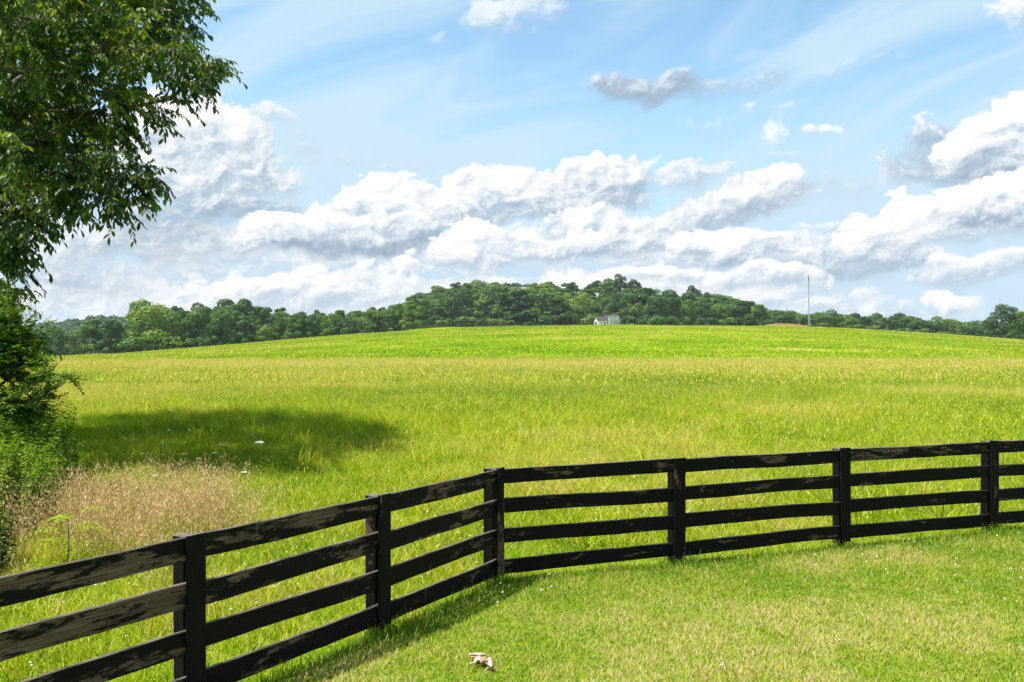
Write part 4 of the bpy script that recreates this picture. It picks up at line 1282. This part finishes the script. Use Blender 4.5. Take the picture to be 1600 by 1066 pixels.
# each cloud, far ones first: (raggedness, shadow colour, brightness, density, edge softness, lobes as (x, y, rx, ry, amount) in pixels of the 1600 px frame)
GREY = (.35, .46, .58); PALE = (.47, .58, .69); DARK = (.27, .38, .50)
CLOUDS = [
    # pale deck low over the trees
    (1.7, PALE, .05, .80, .6, [(60, 430, 200, 60, .9), (260, 420, 200, 60, .9), (480, 430, 180, 55, .9), (700, 420, 180, 45, .9), (900, 400, 180, 50, .9), (1100, 420, 160, 40, .8), (1300, 430, 140, 36, .7), (150, 480, 300, 30, .8), (1180, 455, 160, 20, .6)]),
    (1.5, PALE, .18, .85, .5, [(100, 490, 260, 34, 1.0), (500, 480, 260, 36, 1.0), (900, 470, 240, 36, .9), (1200, 480, 200, 30, .8), (1450, 500, 150, 14, .6)]),
    (1.6, GREY, -.25, .8, .5, [(170, 400, 120, 36, .9), (120, 455, 110, 18, .8), (330, 375, 120, 26, .8)]),
    # left tower
    (1.7, GREY, .13, .95, .34, [(335, 198, 56, 32, .95), (280, 235, 90, 46, .85), (360, 262, 70, 44, .85), (310, 305, 110, 36, .8), (405, 235, 26, 24, .75), (250, 190, 60, 26, .5)]),
    (1.8, PALE, .15, .7, .5, [(405, 190, 34, 18, .9), (438, 182, 22, 12, .7)]),
    (1.5, DARK, -.45, .75, .5, [(310, 335, 120, 22, .9), (420, 325, 70, 16, .7), (240, 360, 90, 22, .7)]),
    # small greys floating between the banks
    (1.9, GREY, -.2, .45, .8, [(480, 215, 40, 14, .8), (530, 255, 60, 12, .8), (640, 270, 50, 12, .7)]), (1.9, GREY, -.1, .45, .8, [(1300, 300, 60, 14, .8), (1390, 285, 50, 12, .8), (1240, 245, 60, 10, .7)]), (1.9, PALE, .1, .5, .8, [(1180, 180, 70, 16, .7), (1100, 200, 60, 10, .6), (1330, 110, 90, 14, .6)]),
    (1.7, GREY, -.35, .55, .6, [(690, 290, 40, 10, .8), (520, 295, 50, 10, .7), (470, 240, 30, 20, .6)]),
    # centre bank, back row
    (1.5, GREY, .12, .95, .28, [(770, 298, 62, 24, 1.0), (850, 290, 70, 28, 1.0), (800, 325, 110, 26, .9), (720, 330, 40, 18, .7)]),
    (1.5, GREY, .10, .95, .28, [(910, 276, 60, 22, 1.0), (965, 272, 55, 24, 1.0), (940, 305, 90, 26, .9), (870, 320, 60, 18, .7)]),
    (1.5, PALE, .05, .8, .4, [(1090, 268, 40, 18, .9), (1050, 290, 50, 18, .8)]),
    # centre left bank with its flat dark base
    (1.5, GREY, .30, .97, .24, [(608, 308, 52, 28, 1.0), (570, 335, 70, 26, .9), (640, 340, 45, 26, .8)]),
    (1.5, DARK, -.12, .95, .3, [(640, 365, 60, 28, .9), (560, 372, 110, 26, 1.0), (470, 375, 90, 22, .8)]),
    (1.5, PALE, .34, .95, .24, [(500, 348, 60, 18, .9), (430, 362, 55, 16, .8), (530, 366, 50, 18, .8)]),
    (1.5, GREY, .12, .9, .3, [(700, 345, 24, 18, .9), (680, 322, 20, 14, .8)]),
    # lower centre heaps
    (1.5, GREY, .16, .92, .26, [(930, 350, 60, 22, .9), (890, 362, 70, 18, .8)]),
    (1.5, PALE, .30, .95, .24, [(745, 372, 55, 26, .9), (720, 400, 60, 26, .9), (790, 395, 60, 20, .8)]),
    (1.5, GREY, .16, .93, .26, [(850, 395, 80, 22, .9), (960, 378, 70, 20, .9), (1020, 385, 60, 16, .7)]),
    (1.5, PALE, .26, .92, .26, [(520, 448, 60, 26, .9), (470, 462, 70, 20, .9), (420, 455, 50, 20, .7), (640, 420, 60, 16, .7), (580, 455, 40, 14, .7)]),
    # diagonal band at right centre
    (1.5, GREY, .02, .93, .3, [(1200, 300, 60, 24, .9), (1140, 325, 70, 22, .9), (1070, 350, 80, 20, .8)]),
    (1.4, PALE, .36, .97, .2, [(1207, 282, 42, 17, 1.0), (1180, 298, 36, 14, .8)]),
    (1.4, PALE, .30, .95, .24, [(1120, 312, 46, 14, .9), (1075, 332, 46, 14, .9), (1020, 352, 46, 12, .7)]),
    (1.6, GREY, -.2, .7, .5, [(1280, 290, 50, 16, .7), (1290, 360, 60, 16, .6)]),
    (1.5, GREY, .30, .97, .22, [(1125, 378, 60, 20, 1.0), (1170, 388, 50, 18, .9), (1110, 398, 50, 16, .8)]),
    (1.6, GREY, -.10, .85, .36, [(1270, 390, 70, 22, .8), (1340, 400, 70, 22, .9), (1300, 420, 80, 18, .8), (1400, 410, 60, 18, .8)]),
    (1.35, PALE, .48, .98, .18, [(1405, 345, 44, 30, 1.0), (1365, 366, 40, 20, .9), (1390, 380, 46, 14, .7)]),
    (1.5, PALE, .22, .9, .3, [(1150, 440, 80, 14, .9), (1215, 428, 50, 12, .9), (1060, 432, 80, 14, .7), (1310, 455, 60, 16, .7)]),
    # right bank
    (1.6, GREY, -.28, .85, .42, [(1470, 215, 46, 30, .9), (1500, 250, 70, 26, .8), (1440, 280, 50, 14, .6)]),
    (1.4, GREY, .14, .97, .24, [(1590, 208, 50, 34, 1.0), (1540, 235, 50, 24, .9), (1600, 250, 80, 30, .9), (1680, 220, 80, 50, 1)]),
    (1.4, DARK, -.35, .9, .34, [(1560, 272, 90, 14, .9)]),
    (1.6, PALE, -.15, .85, .4, [(1580, 352, 80, 18, .9), (1500, 365, 60, 14, .6)]),
    (1.35, DARK, .26, .98, .2, [(1560, 312, 66, 24, 1.0), (1620, 310, 70, 26, 1.0), (1510, 326, 34, 14, .8)]),
    (1.6, PALE, .05, .85, .36, [(1570, 415, 70, 16, .9), (1500, 430, 70, 16, .8), (1460, 445, 50, 10, .6)]),
    (1.4, PALE, .34, .9, .25, [(1490, 475, 28, 12, 1.0)]),
    # single clouds in the blue
    (1.8, PALE, .10, .66, .75, [(800, 30, 60, 22, .9), (850, 18, 50, 24, .9), (765, 40, 26, 18, .7)]),
    (1.7, (.36, .42, .50), -.62, .80, .5, [(1070, 130, 44, 22, .9), (1030, 148, 60, 18, .9), (960, 140, 40, 18, .8)]),
    (1.9, (.40, .50, .60), -.45, .5, .6, [(1160, 135, 56, 18, .8), (1215, 120, 26, 14, .6)]),
    (1.5, PALE, .34, .85, .34, [(1270, 208, 26, 11, 1.0)]), (1.6, PALE, .2, .6, .5, [(1203, 215, 20, 22, .9)]),
    (1.5, PALE, .2, .8, .4, [(1590, 12, 34, 20, .9)]), (1.9, PALE, .1, .28, .8, [(690, 65, 28, 10, .8), (605, 92, 36, 10, .7)]),
]
world()

# ------------------------------------------------------------------ summer haze
def haze():
    m, nt = new_mat('haze_air'); b = NB(nt)
    v = b.n('ShaderNodeVolumePrincipled'); v.inputs['Color'].default_value = (.80, .88, 1.0, 1); v.inputs['Density'].default_value = HAZE
    v.inputs['Anisotropy'].default_value = .2
    o = b.n('ShaderNodeOutputMaterial'); nt.links.new(v.outputs[0], o.inputs['Volume'])
    mb = MB(); mb.box(-2420, 2420, -220, 2620, -9, 64)
    ob = mb.build('haze', m); tag(ob, 'thin blue summer haze over the fields and woods', 'haze', kind='stuff')
HAZE = .00010
haze()

# ------------------------------------------------------------------ sun, camera, view
sd = bpy.data.lights.new('sun', 'SUN'); sd.energy = 4.2; sd.angle = R(.55); sd.color = (1.0, .95, .86)
so = bpy.data.objects.new('sun', sd); COL.objects.link(so)
so.rotation_euler = (-SUN_DIR).to_track_quat('-Z', 'Y').to_euler(); so.location = (-20, -6, 60)

cam = bpy.data.cameras.new('camera'); cam.sensor_width = 36; cam.lens = F / 1600 * 36; cam.clip_start = .1; cam.clip_end = 20000
co = bpy.data.objects.new('camera', cam); COL.objects.link(co)
co.location = (0, 0, CH); co.rotation_euler = (R(90), 0, 0)
scene.camera = co

vs = scene.view_settings
vs.view_transform = 'Standard'; vs.look = 'None'; vs.gamma = 1; vs.exposure = EXPO
scene.render.engine = 'CYCLES'
scene.cycles.max_bounces = 8; scene.cycles.diffuse_bounces = 4; scene.cycles.transmission_bounces = 4; scene.cycles.glossy_bounces = 2
scene.cycles.use_adaptive_sampling = True; scene.cycles.adaptive_threshold = .02; scene.cycles.adaptive_min_samples = 12
